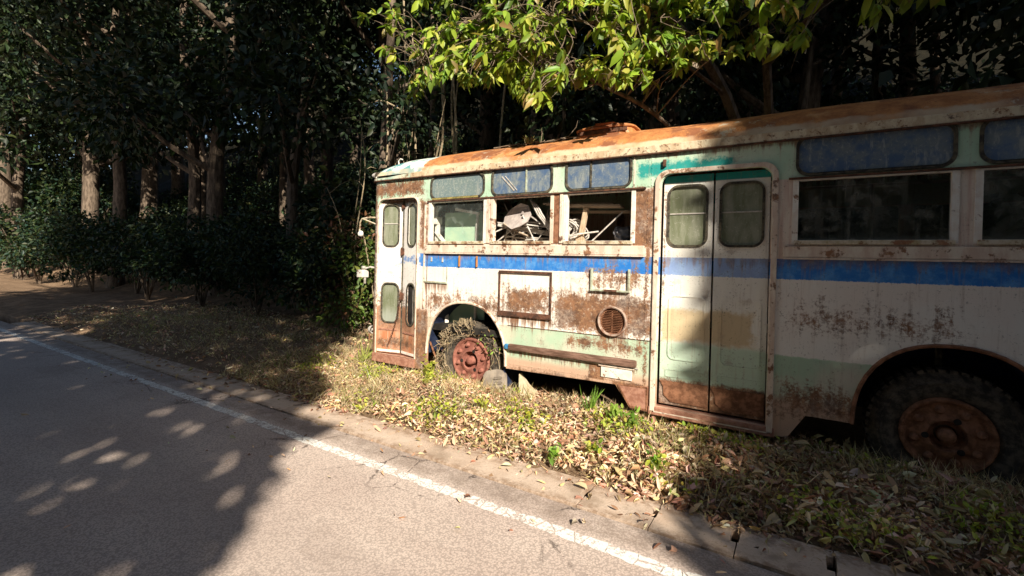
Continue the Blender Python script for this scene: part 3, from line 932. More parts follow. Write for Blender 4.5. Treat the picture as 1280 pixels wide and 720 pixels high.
def make_wheel(cx, cz, mat_rim):
    y0 = .095
    mb = MB(); mb.lathe([(.292, y0 + .03), (.288, y0 - .01), (.278, y0 - .022), (.262, y0 - .020), (.250, y0 - .004), (.236, y0 + .002), (.165, y0 - .002), (.150, y0 - .016), (.118, y0 - .018), (.108, y0 + .02), (.098, y0 + .055), (.070, y0 + .055), (.070, y0 + .2)], (cx, 0, cz), 44)
    wh = part(mb, 'wheel', mat_rim, smooth=True)
    mb = MB(); mb.lathe([(.27, y0 + .03), (.30, y0 + .0), (.36, y0 - .022), (.43, y0 - .02), (.475, y0 + .02), (.49, y0 + .07), (.49, y0 + .2), (.46, y0 + .26), (.28, y0 + .25)], (cx, 0, cz), 48)
    for k in range(46):
        q = 2 * math.pi * k / 46; Mq = Matrix.Translation((cx, y0 + .045, cz)) @ Matrix.Rotation(-q, 4, 'Y')
        mb.box(.468, .500, -.02, .06, -.022, .020, Mq)
        mb.box(.485, .502, .07, .20, -.024, .018, Mq)
    mb.lathe([(.395, y0 - .0235), (.400, y0 - .030), (.412, y0 - .030), (.417, y0 - .0215)], (cx, 0, cz), 48)
    part(mb, 'tyre', M_tyre, wh, smooth=True)
    mb = MB(); mb.lathe([(.001, y0 - .06), (.028, y0 - .058), (.046, y0 - .042), (.054, y0 - .01), (.060, y0 + .06)], (cx, 0, cz), 24)
    part(mb, 'hub_cap', mat_rim, wh, smooth=True)
    for k in range(8):
        q = 2 * math.pi * (k + .3) / 8; nx, nz = cx + .200 * math.cos(q), cz + .200 * math.sin(q)
        mb = MB(); mb.lathe([(.001, y0 - .038), (.016, y0 - .037), (.024, y0 - .024), (.032, y0 - .008), (.034, y0 + .012)], (nx, 0, nz), 9)
        part(mb, 'wheel_nut', mat_rim, wh, smooth=True)
    for k in range(3):
        q = 2 * math.pi * (k + .55) / 3
        mb = MB(); mb.lathe([(.0005, y0 - .0195), (.020, y0 - .0197), (.024, y0 - .0185)], (cx + .132 * math.cos(q), 0, cz + .132 * math.sin(q)), 14)
        part(mb, 'hand_hole_shade', M_dark, wh)  # dark disc paints the shade inside a hand hole
    return wh


make_wheel(-3.545, .375, simple('rusty_wheel', (.22, .08, .06), (.36, .15, .11), 14, .85, .6))
make_wheel(1.0, .40, M_rust)

# trim on the flank
mb = MB(); mb.box(-2.905, -1.372, -.052, -.001, .607, .683); RUB = part(mb, 'rub_rail', simple('rotten_rub_rail', (.12, .065, .045), (.27, .16, .12), 12, .9, .7, stretch=(.4, 3, 3)), bevel=.022, smooth=True)
mb = MB(); mb.box(-2.965, -2.907, -.040, -.001, .612, .676); part(mb, 'rub_rail_end', simple('blue_enamel', (.03, .18, .42), (.10, .30, .46), 20, .5, .2), RUB, bevel=.018, smooth=True)
mb = MB(); mb.box(-2.2, -1.36, -.012, -.001, .590, .602); part(mb, 'rub_rail_bracket', M_chrome, RUB)


def picture_frame(name, x0, x1, z0, z1, wt, wb, ws, mat, proud=.02, top=True):
    mb = MB()
    if top: mb.box(x0, x1, -proud, -.001, z1 - wt, z1)
    mb.box(x0, x1, -proud - .006, -.001, z0, z0 + wb)
    mb.box(x0, x0 + ws, -proud + .003, -.001, z0 + wb, z1 - (wt if top else 0)); mb.box(x1 - ws, x1, -proud + .003, -.001, z0 + wb, z1 - (wt if top else 0))
    return part(mb, name, mat, bevel=.002)


picture_frame('advert_frame', -3.075, -2.365, 1.005, 1.545, .026, .058, .016, M_dkrust, .022)
picture_frame('plate_holder', -4.285, -3.885, 1.345, 1.565, .01, .022, .012, M_palegreen, .012, False)
picture_frame('plate_bracket', -1.895, -1.468, 1.365, 1.605, .01, .018, .020, M_palegreen, .030, False)
mb = MB(); mb.box(-1.74, -1.60, -.037, -.031, 1.366, 1.386); part(mb, 'bracket_clip', M_dkrust)
for x in (-3.685, -3.41):
    mb = MB(); mb.box(x - .007, x + .007, -.028, -.001, 1.575, 1.712); part(mb, 'reflector_tab', M_orange, bevel=.003)
for x, z in ((-4.16, 1.66), (-3.97, 1.655)):
    mb = MB(); mb.box(x - .012, x + .012, -.010, -.001, z - .03, z + .03); part(mb, 'badge_fixing', M_chrome, bevel=.003)
mb = MB(); mb.box(-1.755, -1.425, -.014, -.001, .462, .575); part(mb, 'lamp_plate', M_white, bevel=.004)
mb = MB(); mb.box(-1.78, -1.40, -.024, -.001, .578, .588); part(mb, 'lamp_plate_ledge', M_cream)
# round ventilation grille
mb = MB(); mb.lathe([(.158, -.001), (.158, -.030), (.150, -.036), (.138, -.030), (.134, -.006)], (-1.645, 0, 1.055), 40)
VENT = part(mb, 'vent_ring', simple('flaking_vent_paint', (.42, .32, .26), (.24, .12, .08), 16, .8, .4), smooth=True)
mb = MB()
for i in range(13):
    z = 1.055 + (i - 6) * .0175; hw = math.sqrt(max(0, .128 ** 2 - (z - 1.055) ** 2)) * .86
    for sx in (-1, 1):
        xa, xb = sorted((sx * .006, sx * hw))
        Mx = Matrix.Translation((-1.645, -.016, z)) @ Matrix.Rotation(math.radians(-38), 4, 'X')
        mb.box(xa, xb, -.010, .010, -.0015, .0015, Mx)
part(mb, 'vent_slats', M_rust, VENT)
mb = MB(); mb.lathe([(.0005, -.003), (.134, -.003), (.135, -.001)], (-1.645, 0, 1.055), 30); part(mb, 'vent_backing', M_rust, VENT)
# riveted patch at the foot of the door pillar
mb = MB(); mb.sheet([(-1.575, .404), (-1.445, .19), (-1.255, .182), (-1.255, .43)], [], -.007, -.001, wallfn()); part(mb, 'step_plate', M_rustpink)


def rivets(x0, z0, x1, z1, step, name='rivet_row', y=0., mat=None, r=.0075):
    L = math.hypot(x1 - x0, z1 - z0); n = max(1, int(L / step)); mb = MB(); mb.bar((x0, y, z0), (x1, y, z1), .003, .016, up=(0, 1, 0)) if abs(x1 - x0) > 1e3 else mb.bar((x0, y - .0005, z0), (x1, y - .0005, z1), .018, .003, up=(0, 1, 0))
    for i in range(n + 1):
        if random.random() < .05: continue
        t = i / n; mb.dome((x0 + (x1 - x0) * t, y, z0 + (z1 - z0) * t), r, .007)
    return part(mb, name, mat or M_body, smooth=True)


for q in ((-1.305, .44, -1.305, 1.72, .042), (-1.305, 1.88, -1.305, 2.42, .040), (-1.465, 2.46, -1.465, 2.75, .05), (-1.44, 2.45, -1.255, 2.45, .045),
          (-1.44, 2.745, -.3, 2.745, .06), (-1.275, 2.46, -1.275, 2.74, .05), (-5.17, 2.74, -4.25, 2.74, .07), (-4.25, .99, -4.25, 1.72, .05),
          (-4.2, 1.722, -1.35, 1.722, .075), (-2.9, .44, -1.6, .445, .10), (-2.9, .895, -1.3, .893, .09), (-.1, 1.722, 3., 1.722, .09), (-.125, .45, -.125, 1.7, .05), (-1.47, 1.36, -1.47, .70, .05)):
    rivets(*q)
for q in ((-1.565, .40, -1.44, .20, .03), (-1.44, .20, -1.265, .196, .03), (-1.268, .20, -1.268, .42, .03), (-1.56, .408, -1.27, .418, .03)):
    rivets(*q, name='plate_rivet_row', y=-.007, mat=M_rust, r=.0065)
# seam lips between panels
for (x0, z0, x1, z1) in ((-2.94, .893, -1.25, .891), (-4.24, 1.0, -4.24, 1.73)):
    mb = MB(); mb.bar((x0, -.003, z0), (x1, -.003, z1), .006, .006); part(mb, 'panel_seam', M_dkrust)
mb = MB(); mb.box(-1.461, -1.449, -.006, -.001, 2.435, 2.76); part(mb, 'panel_seam', M_cream)
mb = MB(); mb.box(-4.30, -4.275, -.014, -.001, 1.0, 2.42); part(mb, 'corner_moulding', M_cream, bevel=.004)

# nose fittings: mirror, indicator, lamp, marker, hook
mb = MB(); mb.tube([(-5.33, .16, 2.26), (-5.5, .10, 2.265), (-5.64, .08, 2.245), (-5.675, .08, 2.20), (-5.69, .08, 2.05)], .013, 8); mb.tube([(-5.34, .16, 2.14), (-5.5, .12, 2.20), (-5.62, .08, 2.245)], .010, 8)
MIR = part(mb, 'mirror_arm', M_sill, smooth=True)
mb = MB(); mb.lathe([(.0005, -.03), (.03, -.028), (.046, -.012), (.048, .01), (.03, .03), (.0005, .034)], (-5.665, .08, 2.02), 18); part(mb, 'mirror_head', M_white, MIR, smooth=True)
mb = MB(); mb.box(-5.70, -5.565, .05, .17, 1.36, 1.475); IND = part(mb, 'indicator_box', M_white, bevel=.012)
mb = MB(); mb.tube([(-5.36, .2, 1.50), (-5.48, .12, 1.52), (-5.60, .10, 1.49)], .014, 8); mb.lathe([(.0005, 1.535), (.035, 1.53), (.04, 1.50), (.02, 1.476)], (-5.60, .10, 0), 14, 'Z'); part(mb, 'indicator_bracket', M_chrome, IND, smooth=True)
mb = MB(); mb.box(-5.582, -5.570, .09, .12, 1.27, 1.359); part(mb, 'indicator_strap', M_chrome, IND)
mb = MB(); mb.lathe([(.0005, -.06), (.04, -.05), (.06, -.02), (.062, .03)], (-5.56, .25, .56), 16, 'X'); mb.tube([(-5.56, .25, .56), (-5.40, .3, .56)], .02, 8); part(mb, 'fog_lamp', M_chrome, smooth=True)
mb = MB(); mb.tube([(-5.56, .2, .50), (-5.55, .2, .40)], .015, 6); part(mb, 'lamp_stalk', M_rust)
mb = MB(); mb.lathe([(.0005, -.06), (.028, -.05), (.042, -.01), (.045, .03)], (-5.33, .05, 2.87), 16, 'X'); part(mb, 'marker_lamp', M_chrome, smooth=True)
hk = [Vector((-5.17, .42, 2.99)), Vector((-5.18, .42, 3.05)), Vector((-5.24, .42, 3.10)), Vector((-5.25, .42, 3.15)), Vector((-5.21, .42, 3.18)), Vector((-5.165, .42, 3.165))]
mb = MB(); mb.tube(hk, .010, 6); part(mb, 'roof_hook', M_white, smooth=True)

# ------------------------------------------------------------------ junk stored inside the bus
def at(p): return p


T = empty('workbench', (-2.4, .8, .80), 'plank workbench inside the bus carrying the heap of junk behind the open windows', 'workbench')
mb = MB()
for i in range(5): mb.box(-3.22, -1.47, .12 + i * .22, .33 + i * .22, 1.83, 1.86)
mb.build('bench_top', M_wood, T)
for x in (-3.1, -1.6):
    for y in (.2, 1.1):
        mb = MB(); mb.box(x - .04, x + .04, y - .04, y + .04, .80, 1.83); mb.build('leg', M_wood, T)


def thing_mesh(mb, name, mat, label, cat, group=None, **k):
    return tag(mb.build(name, mat, None, **k), label, cat, group)


# window two
mb = MB()
oc = [(.19 * math.cos(q) * 1.05, .135 * math.sin(q)) for q in [2 * math.pi * (k + .5) / 8 for k in range(8)]]
Mo = Matrix.Translation((-2.93, .10, 2.215)) @ Matrix.Scale(1.0, 4) @ Matrix.Rotation(math.radians(-14), 4, 'Y') @ Matrix.Rotation(math.radians(-22), 4, 'X') @ Matrix.Rotation(math.radians(12), 4, 'Z')
hole = [(.02 + .016 * math.cos(q), .02 + .016 * math.sin(q)) for q in [2 * math.pi * k / 10 for k in range(10)]]
fold = lambda u, d, w_: tuple(Mo @ Vector((u, d + .45 * max(0, .02 - u + w_ * .25), w_)))
mb.sheet([(.20, -.03), (.17, .10), (.06, .165), (-.10, .15), (-.19, .07), (-.20, -.02), (-.06, -.17), (.05, -.165), (.15, -.12)], [], 0, .012, lambda u, w_, d: fold(u, d, w_))
mb.lathe([(.0005, -.004), (.014, -.004), (.016, -.0)], tuple(Mo @ Vector((.09, -.002, .02))), 10)
thing_mesh(mb, 'lamp_cover', M_greyplast, 'dusty grey eight-sided plastic cover with a small hole, tilted in the middle open window', 'plastic cover')
mb = MB(); mb.bar((-3.24, .22, 2.12), (-2.50, .30, 1.985), .10, .05); mb.bar((-3.24, .17, 2.145), (-2.50, .245, 2.012), .012, .012)
thing_mesh(mb, 'metal_beam', M_chrome, 'pale metal beam sloping across the middle open window under the grey cover', 'beam', bevel=.004)
mb = MB()
for (p0, p1) in (((-3.16, .2, 1.86), (-3.10, .26, 2.20)), ((-3.05, .2, 1.86), (-3.02, .3, 2.18)), ((-3.18, .22, 1.98), (-2.86, .3, 1.94)), ((-3.16, .22, 1.93), (-2.9, .3, 1.89)), ((-2.9, .25, 1.87), (-2.84, .3, 2.05)), ((-2.82, .22, 1.90), (-2.55, .26, 1.89)), ((-2.82, .22, 1.95), (-2.55, .26, 1.94))):
    mb.tube([p0, p1], .011, 7)
thing_mesh(mb, 'folded_chair_frame', M_chrome, 'tangle of white metal chair tubing at the bottom of the middle open window', 'chair frame', smooth=True)
for k in range(3):
    mb = MB(); o = .022 * k
    pts = [(-2.76 + o, .16, 2.40 - .02 * k), (-2.70 + o * 1.2, .12, 2.33), (-2.63 + o * 1.3, .10, 2.22), (-2.55 + o, .10, 2.13), (-2.47 + o * .3, .11, 2.02 + o)]
    mb.tube(pts, .011, 7)
    thing_mesh(mb, 'white_hose', M_cable, 'white hose drooping beside the grey plastic cover in the middle open window', 'hose', 'white hoses in the middle window', smooth=True)
mb = MB()
for k in range(9):
    cx_, cz_ = -2.53 + random.uniform(-.05, .05), 2.12 + random.uniform(-.10, .14); rr = random.uniform(.04, .09)
    mb.tube([(cx_ + rr * math.cos(q) * .8, .26 + random.uniform(-.01, .01) + .03 * math.sin(q), cz_ + rr * math.sin(q)) for q in [2 * math.pi * j / 14 for j in range(14)]], .006, 5)
thing_mesh(mb, 'wire_bundle', M_cable, 'bundle of tangled pale wire at the right edge of the middle open window', 'wire bundle', smooth=True)
mb = MB(); mb.sheet([(-2.88, 1.9), (-2.42, 1.9), (-2.42, 2.2), (-2.6, 2.16), (-2.8, 2.08)], [], .40, .44, wallfn())
thing_mesh(mb, 'tarpaulin', M_dark, 'folded black tarpaulin behind the metal beam in the middle open window', 'tarpaulin')
rj = random.Random(9)
for k in range(40):
    xx = rj.uniform(-3.22, -2.45) if k < 31 else rj.uniform(-2.42, -1.75); zz = rj.uniform(1.9, 2.2) if k < 31 else rj.uniform(1.875, 1.97)
    an = rj.gauss(0, .5); ln = rj.uniform(.18, .5); y = rj.uniform(.1, .5); dx, dz = math.cos(an) * ln / 2, math.sin(an) * ln / 2
    zz = max(zz, 1.875 + abs(dz))
    mb = MB()
    if k % 3: mb.tube([(xx - dx, y, zz - dz), (xx, y + rj.uniform(-.02, .02), zz + rj.uniform(-.02, .02)), (xx + dx, y + .1, zz + dz)], rj.uniform(.006, .012), 6)
    else: mb.bar((xx - dx, y, zz - dz), (xx + dx, y + .1, zz + dz), .03, .014)
    thing_mesh(mb, 'rod', [M_chrome, M_cable, M_wood][k % 3], 'rod or batten in the jumbled heap behind the open bus windows', 'rod', 'rods heaped behind the open windows')
# planks lying high across windows two and three
for k, (x0, x1, y, z, t, nm) in enumerate(((-2.62, -1.76, .30, 2.335, .020, 'brown plank lying uppermost across the right open window'),
                                           (-2.40, -1.66, .22, 2.298, .022, 'short grey plank jutting under the brown plank in the right open window'),
                                           (-2.60, -1.58, .50, 2.262, .018, 'long thin grey plank lowest of the three across the right open window'))):
    mb = MB(); mb.bar((x0, y, z + .02), (x1, y + .04, z - .008), .20, t)
    thing_mesh(mb, 'plank', M_wood, nm, 'plank', 'planks across the right window')
mb = MB(); mb.bar((-2.12, .19, 1.90), (-2.055, .20, 2.285), .05, .055, up=(0, 1, 0)); mb.box(-2.165, -2.075, .165, .235, 1.862, 1.955)
thing_mesh(mb, 'wooden_post', M_wood2, 'pale wooden post with a block at its foot in the right open window', 'post', bevel=.004)
mb = MB()
for k in range(17):
    cx_ = -2.30 + .010 * k - .05; y = .22 + .013 * (k % 6); rr = .105 + .02 * math.sin(k * 1.7)
    mb.tube([(cx_ + rr * .95 * math.cos(q) + .03 * math.sin(q * 2 + k), y + .05 * math.sin(q + k * .5), 2.045 + rr * .95 * math.sin(q) - .03 * math.cos(q) * (k / 17)) for q in [2 * math.pi * j / 20 for j in range(21)]], .0085, 6, cap=False)
thing_mesh(mb, 'hose_coil', M_cable, 'coil of white hose lying behind the left side of the right open window', 'hose coil', smooth=True)
mb = MB()
for i in range(9):
    for j in range(12):
        pass
n1, n2 = 12, 20; v = []; f = []
for i in range(n1 + 1):
    th = math.pi * i / n1
    for j in range(n2):
        ph = 2 * math.pi * j / n2; d_ = Vector((math.sin(th) * math.cos(ph), math.sin(th) * math.sin(ph), math.cos(th)))
        k = 1 + .35 * mnoise.noise(d_ * 2.6 + Vector((3, 1, 7))) + .14 * mnoise.noise(d_ * 6.)
        v.append(Vector((-1.64, .30, 1.965)) + Vector((d_.x * .12, d_.y * .12, d_.z * .115)) * k)
for i in range(n1):
    for j in range(n2): f.append((i * n2 + j, i * n2 + (j + 1) % n2, (i + 1) * n2 + (j + 1) % n2, (i + 1) * n2 + j))
mb = MB(); mb.add(v, f); thing_mesh(mb, 'plastic_bag', M_bag, 'crumpled grey plastic bag in the right corner of the right open window', 'bag')
mb = MB(); mb.bar((-2.33, .12, 1.90), (-1.95, .25, 1.872), .06, .016); thing_mesh(mb, 'broken_board', M_wood2, 'broken board lying on the bench at the foot of the wooden post', 'board')
# behind the glazed window
mb = MB(); mb.box(-4.20, -3.50, .30, .315, .80, 2.31); thing_mesh(mb, 'green_board', M_greenbd, 'green board standing behind the glazed window next to the front door', 'board', bevel=.004)
mb = MB(); mb.box(-4.385, -4.255, .18, .31, 2.145, 2.25); mb.box(-4.31, -4.258, .215, .27, .80, 2.145); mb.box(-4.33, -4.29, .22, .26, 2.25, 2.40)
thing_mesh(mb, 'fare_box', M_white, 'white box on a pale post behind the glazed window', 'fare box', bevel=.006)
mb = MB(); mb.bar((-4.27, .19, 2.05), (-4.10, .21, 1.87), .012, .05); mb.bar((-4.10, .21, 1.87), (-4.08, .24, .80), .03, .05); thing_mesh(mb, 'leaning_board', M_white, 'narrow white board leaning at the foot of the glazed window', 'board')
mb = MB(); mb.bar((-3.98, .26, 2.345), (-3.60, .27, 2.275), .03, .035); mb.box(-3.64, -3.61, .26, .285, .80, 2.27); thing_mesh(mb, 'white_batten', M_white, 'white batten slanting across the top of the green board', 'batten')

# ------------------------------------------------------------------ things on the ground by the bus
Mw = Matrix.Translation((-2.70, .10, -.04)) @ Matrix.Rotation(math.radians(10), 4, 'Z')
mb = MB(); mb.sheet([(-.10, 0), (.24, 0), (.22, .06), (.0, .24), (-.10, .365)], [], -.05, .05, lambda u, w_, d: tuple(Mw @ Vector((u, d, w_))))
thing_mesh(mb, 'timber_wedge', simple('painted_wedge', (.62, .55, .40), (.50, .40, .26), 7, .8, .4), 'pale pointed timber wedge standing in the litter under the skirt of the bus', 'wedge', bevel=.006)
v = []; f = []
mb = MB()
Mt = Matrix.Translation((-3.10, .0, .13)) @ Matrix.Rotation(math.radians(-14), 4, 'Y') @ Matrix.Rotation(math.radians(-16), 4, 'X')
mb.sheet(rrect(-.15, .15, -.20, .20, .09, 6), [], -.05, .05, lambda u, w_, d: tuple(Mt @ Vector((u, d, w_))))
for q in (-.09, -.03, .03, .09): mb.sheet(rrect(.02, .138, q - .013, q + .013, .011, 3), [], -.058, -.049, lambda u, w_, d: tuple(Mt @ Vector((u, d, w_))))
thing_mesh(mb, 'concrete_block', M_conc, 'grey concrete block with rounded corners leaning against the right of the front tyre', 'block', bevel=.012, smooth=True)


# dead vine over the tyre: a mass of stems
def vine_mass():
    mb = MB()
    for k in range(120):
        q = random.uniform(1.3, 3.9); rad = random.uniform(.33, .56)
        if random.random() < .12: q = random.uniform(-.6, .6)
        pts = []
        a0 = random.uniform(-1, 1) * 1.2; ln = random.uniform(.14, .45); n = 6
        x, z = -3.545 + rad * math.cos(q), .375 + rad * math.sin(q); y = random.uniform(-.01, .07); an = q + math.pi / 2 + a0
        for i in range(n):
            pts.append((x, y, max(z, .0))); an += random.uniform(-.7, .7); y = min(.07, max(-.03, y + random.uniform(-.02, .02)))
            x += math.cos(an) * ln / n; z += math.sin(an) * ln / n
            dx, dz = x + 3.545, z - .375; rr = math.hypot(dx, dz)
            if rr > .56: x -= dx * .2; z -= dz * .2
            if rr < .31: x += dx * .2; z += dz * .2
        mb.tube(pts, [random.uniform(.0016, .004)] * (n - 1) + [.001], 4)
    return mb


tag(vine_mass().build('dead_vine', M_vine, smooth=True), 'mat of dried vine stems covering the front tyre', 'vine', kind='stuff')
# leafy remains of it
n = 120
q = np.where(rng.random(120) < .45, rng.uniform(.1, 1.0, 120), rng.uniform(1.0, 3.8, 120)); rad = rng.uniform(.33, .54, n)
C = np.stack([-3.545 + rad * np.cos(q), rng.uniform(-.03, .05, n), np.maximum(.375 + rad * np.sin(q), .02)], 1)
cols = pick(n, [(.36, .25, .15), (.26, .17, .10), (.44, .34, .22), (.20, .12, .07), (.30, .27, .13)], .2)
gm = (q > .25) & (q < 1.0) & (rng.random(n) < .6); cols[gm] = pick(int(gm.sum()), [(.22, .30, .05), (.14, .22, .04)], .15)
tag(leaf_mesh('vine_leaves', C, rdir(n, -.3), rdir(n) + np.array([0, -1.2, 0]), rng.uniform(.025, .055, n), rng.uniform(.012, .026, n), cols, M_litter, .25, .2, True), 'dry curled leaves caught in the vine on the front tyre', 'leaves', kind='stuff')

# ------------------------------------------------------------------ litter, grass, weeds
def scatter(n, x0, x1, y0, y1, f=None):
    x = rng.uniform(x0, x1, n); y = rng.uniform(y0, y1, n)
    if f is not None:
        k = rng.random(n) < f(x, y); x, y = x[k], y[k]
    return x, y


def edge_y(x): return -1.46 + .05 * np.sin(x * 3.1) + .035 * np.sin(x * 8.3 + 1) + .02 * np.sin(x * 21.)


xa, ya = scatter(40000, -6.6, 2.4, -1.62, .45, lambda x, y: np.clip((y - edge_y(x)) / .10 + .12, 0.0, 1) * (1 - .6 * sstep(.05, .4, y)) * np.clip(.45 + (x + 6.5) / 4.5, .4, 1))
xb, yb = scatter(9000, -16, -6.4, -1.6, 2.5, lambda x, y: np.clip((y - edge_y(x)) / .12, 0, 1))
xc, yc = scatter(3600, -9, 2.3, -2.6, -1.46, lambda x, y: .04 + .6 * np.exp((y + 1.46) * 7))
xd, yd = scatter(260, -14, 2.3, -6.5, -1.8, lambda x, y: .15 + .3 * np.exp((y + 1.8) * 1.5))
x = np.concatenate([xa, xb, xc, xd]); y = np.concatenate([ya, yb, yc, yd]); n = len(x)
clump = np.array([mnoise.noise(Vector((a_ * 2.6, b_ * 2.6, .5))) + .5 * mnoise.noise(Vector((a_ * 7., b_ * 7., 2.5))) for a_, b_ in zip(x, y)])
z = np.where(y < -1.42, .014, hv(x, y) + .045 * np.clip(clump + .3, 0, 1.2)) + np.abs(rng.normal(0, .024, n)) * np.where(y < -1.42, .3, 1) + .004
D = rdir(n); D[:, 2] *= .45; U = rdir(n); U[:, 2] = np.abs(U[:, 2]) + .25
big_ = np.clip(.040 * np.exp(rng.normal(0, .42, n)), .014, .105) * (1 + .25 * sstep(-3.2, -.5, x))
pal = [(.64, .48, .29), (.74, .59, .38), (.56, .37, .22), (.40, .22, .13), (.64, .43, .30), (.78, .66, .46), (.26, .13, .08), (.50, .26, .18), (.66, .55, .26), (.70, .50, .38)]
cols = pick(n, pal, .2) * np.clip(1. + .5 * clump, .45, 1.3)[:, None]
tag(leaf_mesh('leaf_litter', np.stack([x, y, z], 1), D, U, big_, big_ * rng.uniform(.20, .50, n), cols, M_litter, rng.normal(.2, .45, n), .3, True), 'thick layer of tan and brown fallen leaves on the verge', 'leaf litter', kind='stuff')


def blades(name, x, y, hgt, wid, pal, lean, label, cat, seg=True):
    n = len(x); z = hv(x, y) + .0
    d = rdir(n); d[:, 2] = 0; d = unit(d) * lean * rng.uniform(.3, 1.6, (n, 1)); d[:, 2] = 1.
    U = rdir(n); U[:, 2] = .0
    return tag(leaf_mesh(name, np.stack([x, y, z], 1), d, U, hgt, wid, pick(n, pal, .16), M_grass, .1, .28, True), label, cat, kind='stuff')


patch = lambda x, y: np.clip(np.sin(x * 2.3 + 1.2) * np.sin(y * 3.1 + x * .8) * 1.6 + .15, 0.02, 1)
x1, y1 = scatter(26000, -6.6, 2.4, -1.42, .25, lambda x, y: (.22 + .6 * sstep(-.6, -.05, y) + .35 * sstep(-2.6, -4.2, x)) * np.clip(patch(x + 2, y) + .35, 0, 1))
x2, y2 = scatter(4200, -14, -4.0, -1.1, 2.0)
x = np.concatenate([x1, x2]); y = np.concatenate([y1, y2])
blades('dry_grass', x, y, rng.uniform(.08, .22, len(x)), rng.uniform(.003, .008, len(x)), [(.62, .50, .30), (.50, .37, .21), (.70, .58, .38), (.40, .33, .15)], .9, 'straw coloured dry grass on the verge', 'grass')
x1, y1 = scatter(9000, -6.6, 2.4, -1.3, .15, lambda x, y: patch(x, y) * .55 * np.clip(.5 + (x + 6) / 6, .4, 1))
x2, y2 = scatter(3000, -14, -3.8, -1.0, 2.2, lambda x, y: patch(x, y))
x = np.concatenate([x1, x2]); y = np.concatenate([y1, y2])
blades('green_grass', x, y, rng.uniform(.05, .14, len(x)), rng.uniform(.005, .012, len(x)), [(.30, .34, .07), (.22, .28, .05), (.40, .42, .12), (.16, .22, .04)], .8, 'short yellow green grass growing through the litter', 'grass')
xw, yw = scatter(9000, -5.9, 2.4, -1.36, .0, lambda x, y: np.clip(np.sin(x * 3.7 + .5) * np.sin(y * 4.3 + 2 * x) * 1.7 - .25 + .5 * sstep(-.45, -.1, y), 0, 1))
n = len(xw); D = rdir(n, .4); U = rdir(n, 1.5)
tag(leaf_mesh('ground_cover', np.stack([xw, yw, hv(xw, yw) + rng.uniform(.04, .115, n)], 1), D, U, rng.uniform(.03, .06, n), rng.uniform(.016, .032, n), pick(n, [(.48, .50, .06), (.36, .42, .05), (.54, .52, .12), (.22, .30, .04)], .15), M_grass, .15, .15, True), 'low yellow green ground cover among the fallen leaves', 'ground cover', kind='stuff')


def weed(x, y, n, h, wid, pal, spread, label, broad=False, name='weed', droop=.35, z=None):
    zz = float(hv(x, y)) if z is None else z
    d = rdir(n); d[:, 2] = 0; d = unit(d) * spread * rng.uniform(.2, 1.3, (n, 1)); d[:, 2] = 1
    C = np.stack([x + rng.normal(0, .022, n), y + rng.normal(0, .022, n), np.full(n, zz + (.025 if z is None else 0))], 1)
    L = h * rng.uniform(.5, 1.05, n)
    if broad:
        k = n // 2
        C2 = C + unit(d) * (L * rng.uniform(.3, 1, n))[:, None]
        C2[:, 2] += .03
        o = leaf_mesh(name, np.concatenate([C, C2]), np.concatenate([C2 - C, rdir(n, .3)]), np.concatenate([rdir(n), rdir(n, 1.2)]), np.concatenate([np.linalg.norm(C2 - C, axis=1) * 1.05, rng.uniform(.05, .09, n) * wid]),
                      np.concatenate([np.full(n, .007), rng.uniform(.03, .05, n) * wid]), np.concatenate([pick(n, pal, .1) * .7, pick(n, pal, .14)]), M_leaf, .15, np.concatenate([np.zeros(n), np.full(n, .2)])[:, None], True, org=(x, y, zz))
    else:
        o = leaf_mesh(name, C, d, np.cross(unit(d), np.array([[0, 0, 1.]])) @ np.eye(3) * 0 + rdir(n), L, np.full(n, wid), pick(n, pal, .14), M_grass, .12, droop, True, org=(x, y, zz))
    return tag(o, label, 'weed')


GR = [(.20, .36, .05), (.28, .42, .07), (.15, .28, .04)]
YG = [(.44, .48, .06), (.36, .42, .05), (.50, .50, .12)]
weed(-1.78, -.22, 34, .30, .012, GR, .45, 'tall bright green grass tuft under the bus skirt left of a broad-leaved weed')
weed(-1.50, -.30, 34, .15, 1.0, [(.26, .38, .06), (.34, .44, .09)], .5, 'bright green broad-leaved weed right of the tall grass tuft', True)
weed(-1.30, -.40, 34, .14, .9, GR, .7, 'low green weed beneath the riveted step plate of the bus', True)
weed(-4.02, -.17, 46, .26, .95, YG, .5, 'yellow green weed in front of the left side of the front wheel', True)
weed(-3.80, -.42, 30, .12, .9, YG, .7, 'small yellow weed in the litter below the front wheel', True)
weed(-.88, -1.10, 34, .15, .9, GR + YG, .6, 'green weed in fallen leaves near the kerb at the right', True)
weed(-1.38, -1.12, 30, .12, .85, YG + GR, .6, 'green weed in the middle of the leaf litter near the drain covers', True)
weed(-1.65, -1.30, 26, .10, .8, GR, .7, 'little green weed right at the kerb edge of the leaf litter', True)
weed(-5.42, -.02, 40, .36, .016, [(.42, .45, .10), (.34, .38, .08)], .9, 'arching yellow green grass clump at the front corner of the bus', droop=.55)
weed(-2.75, -.75, 24, .10, .8, YG, .7, 'small yellow green weed midway between the timber wedge and the kerb', True)
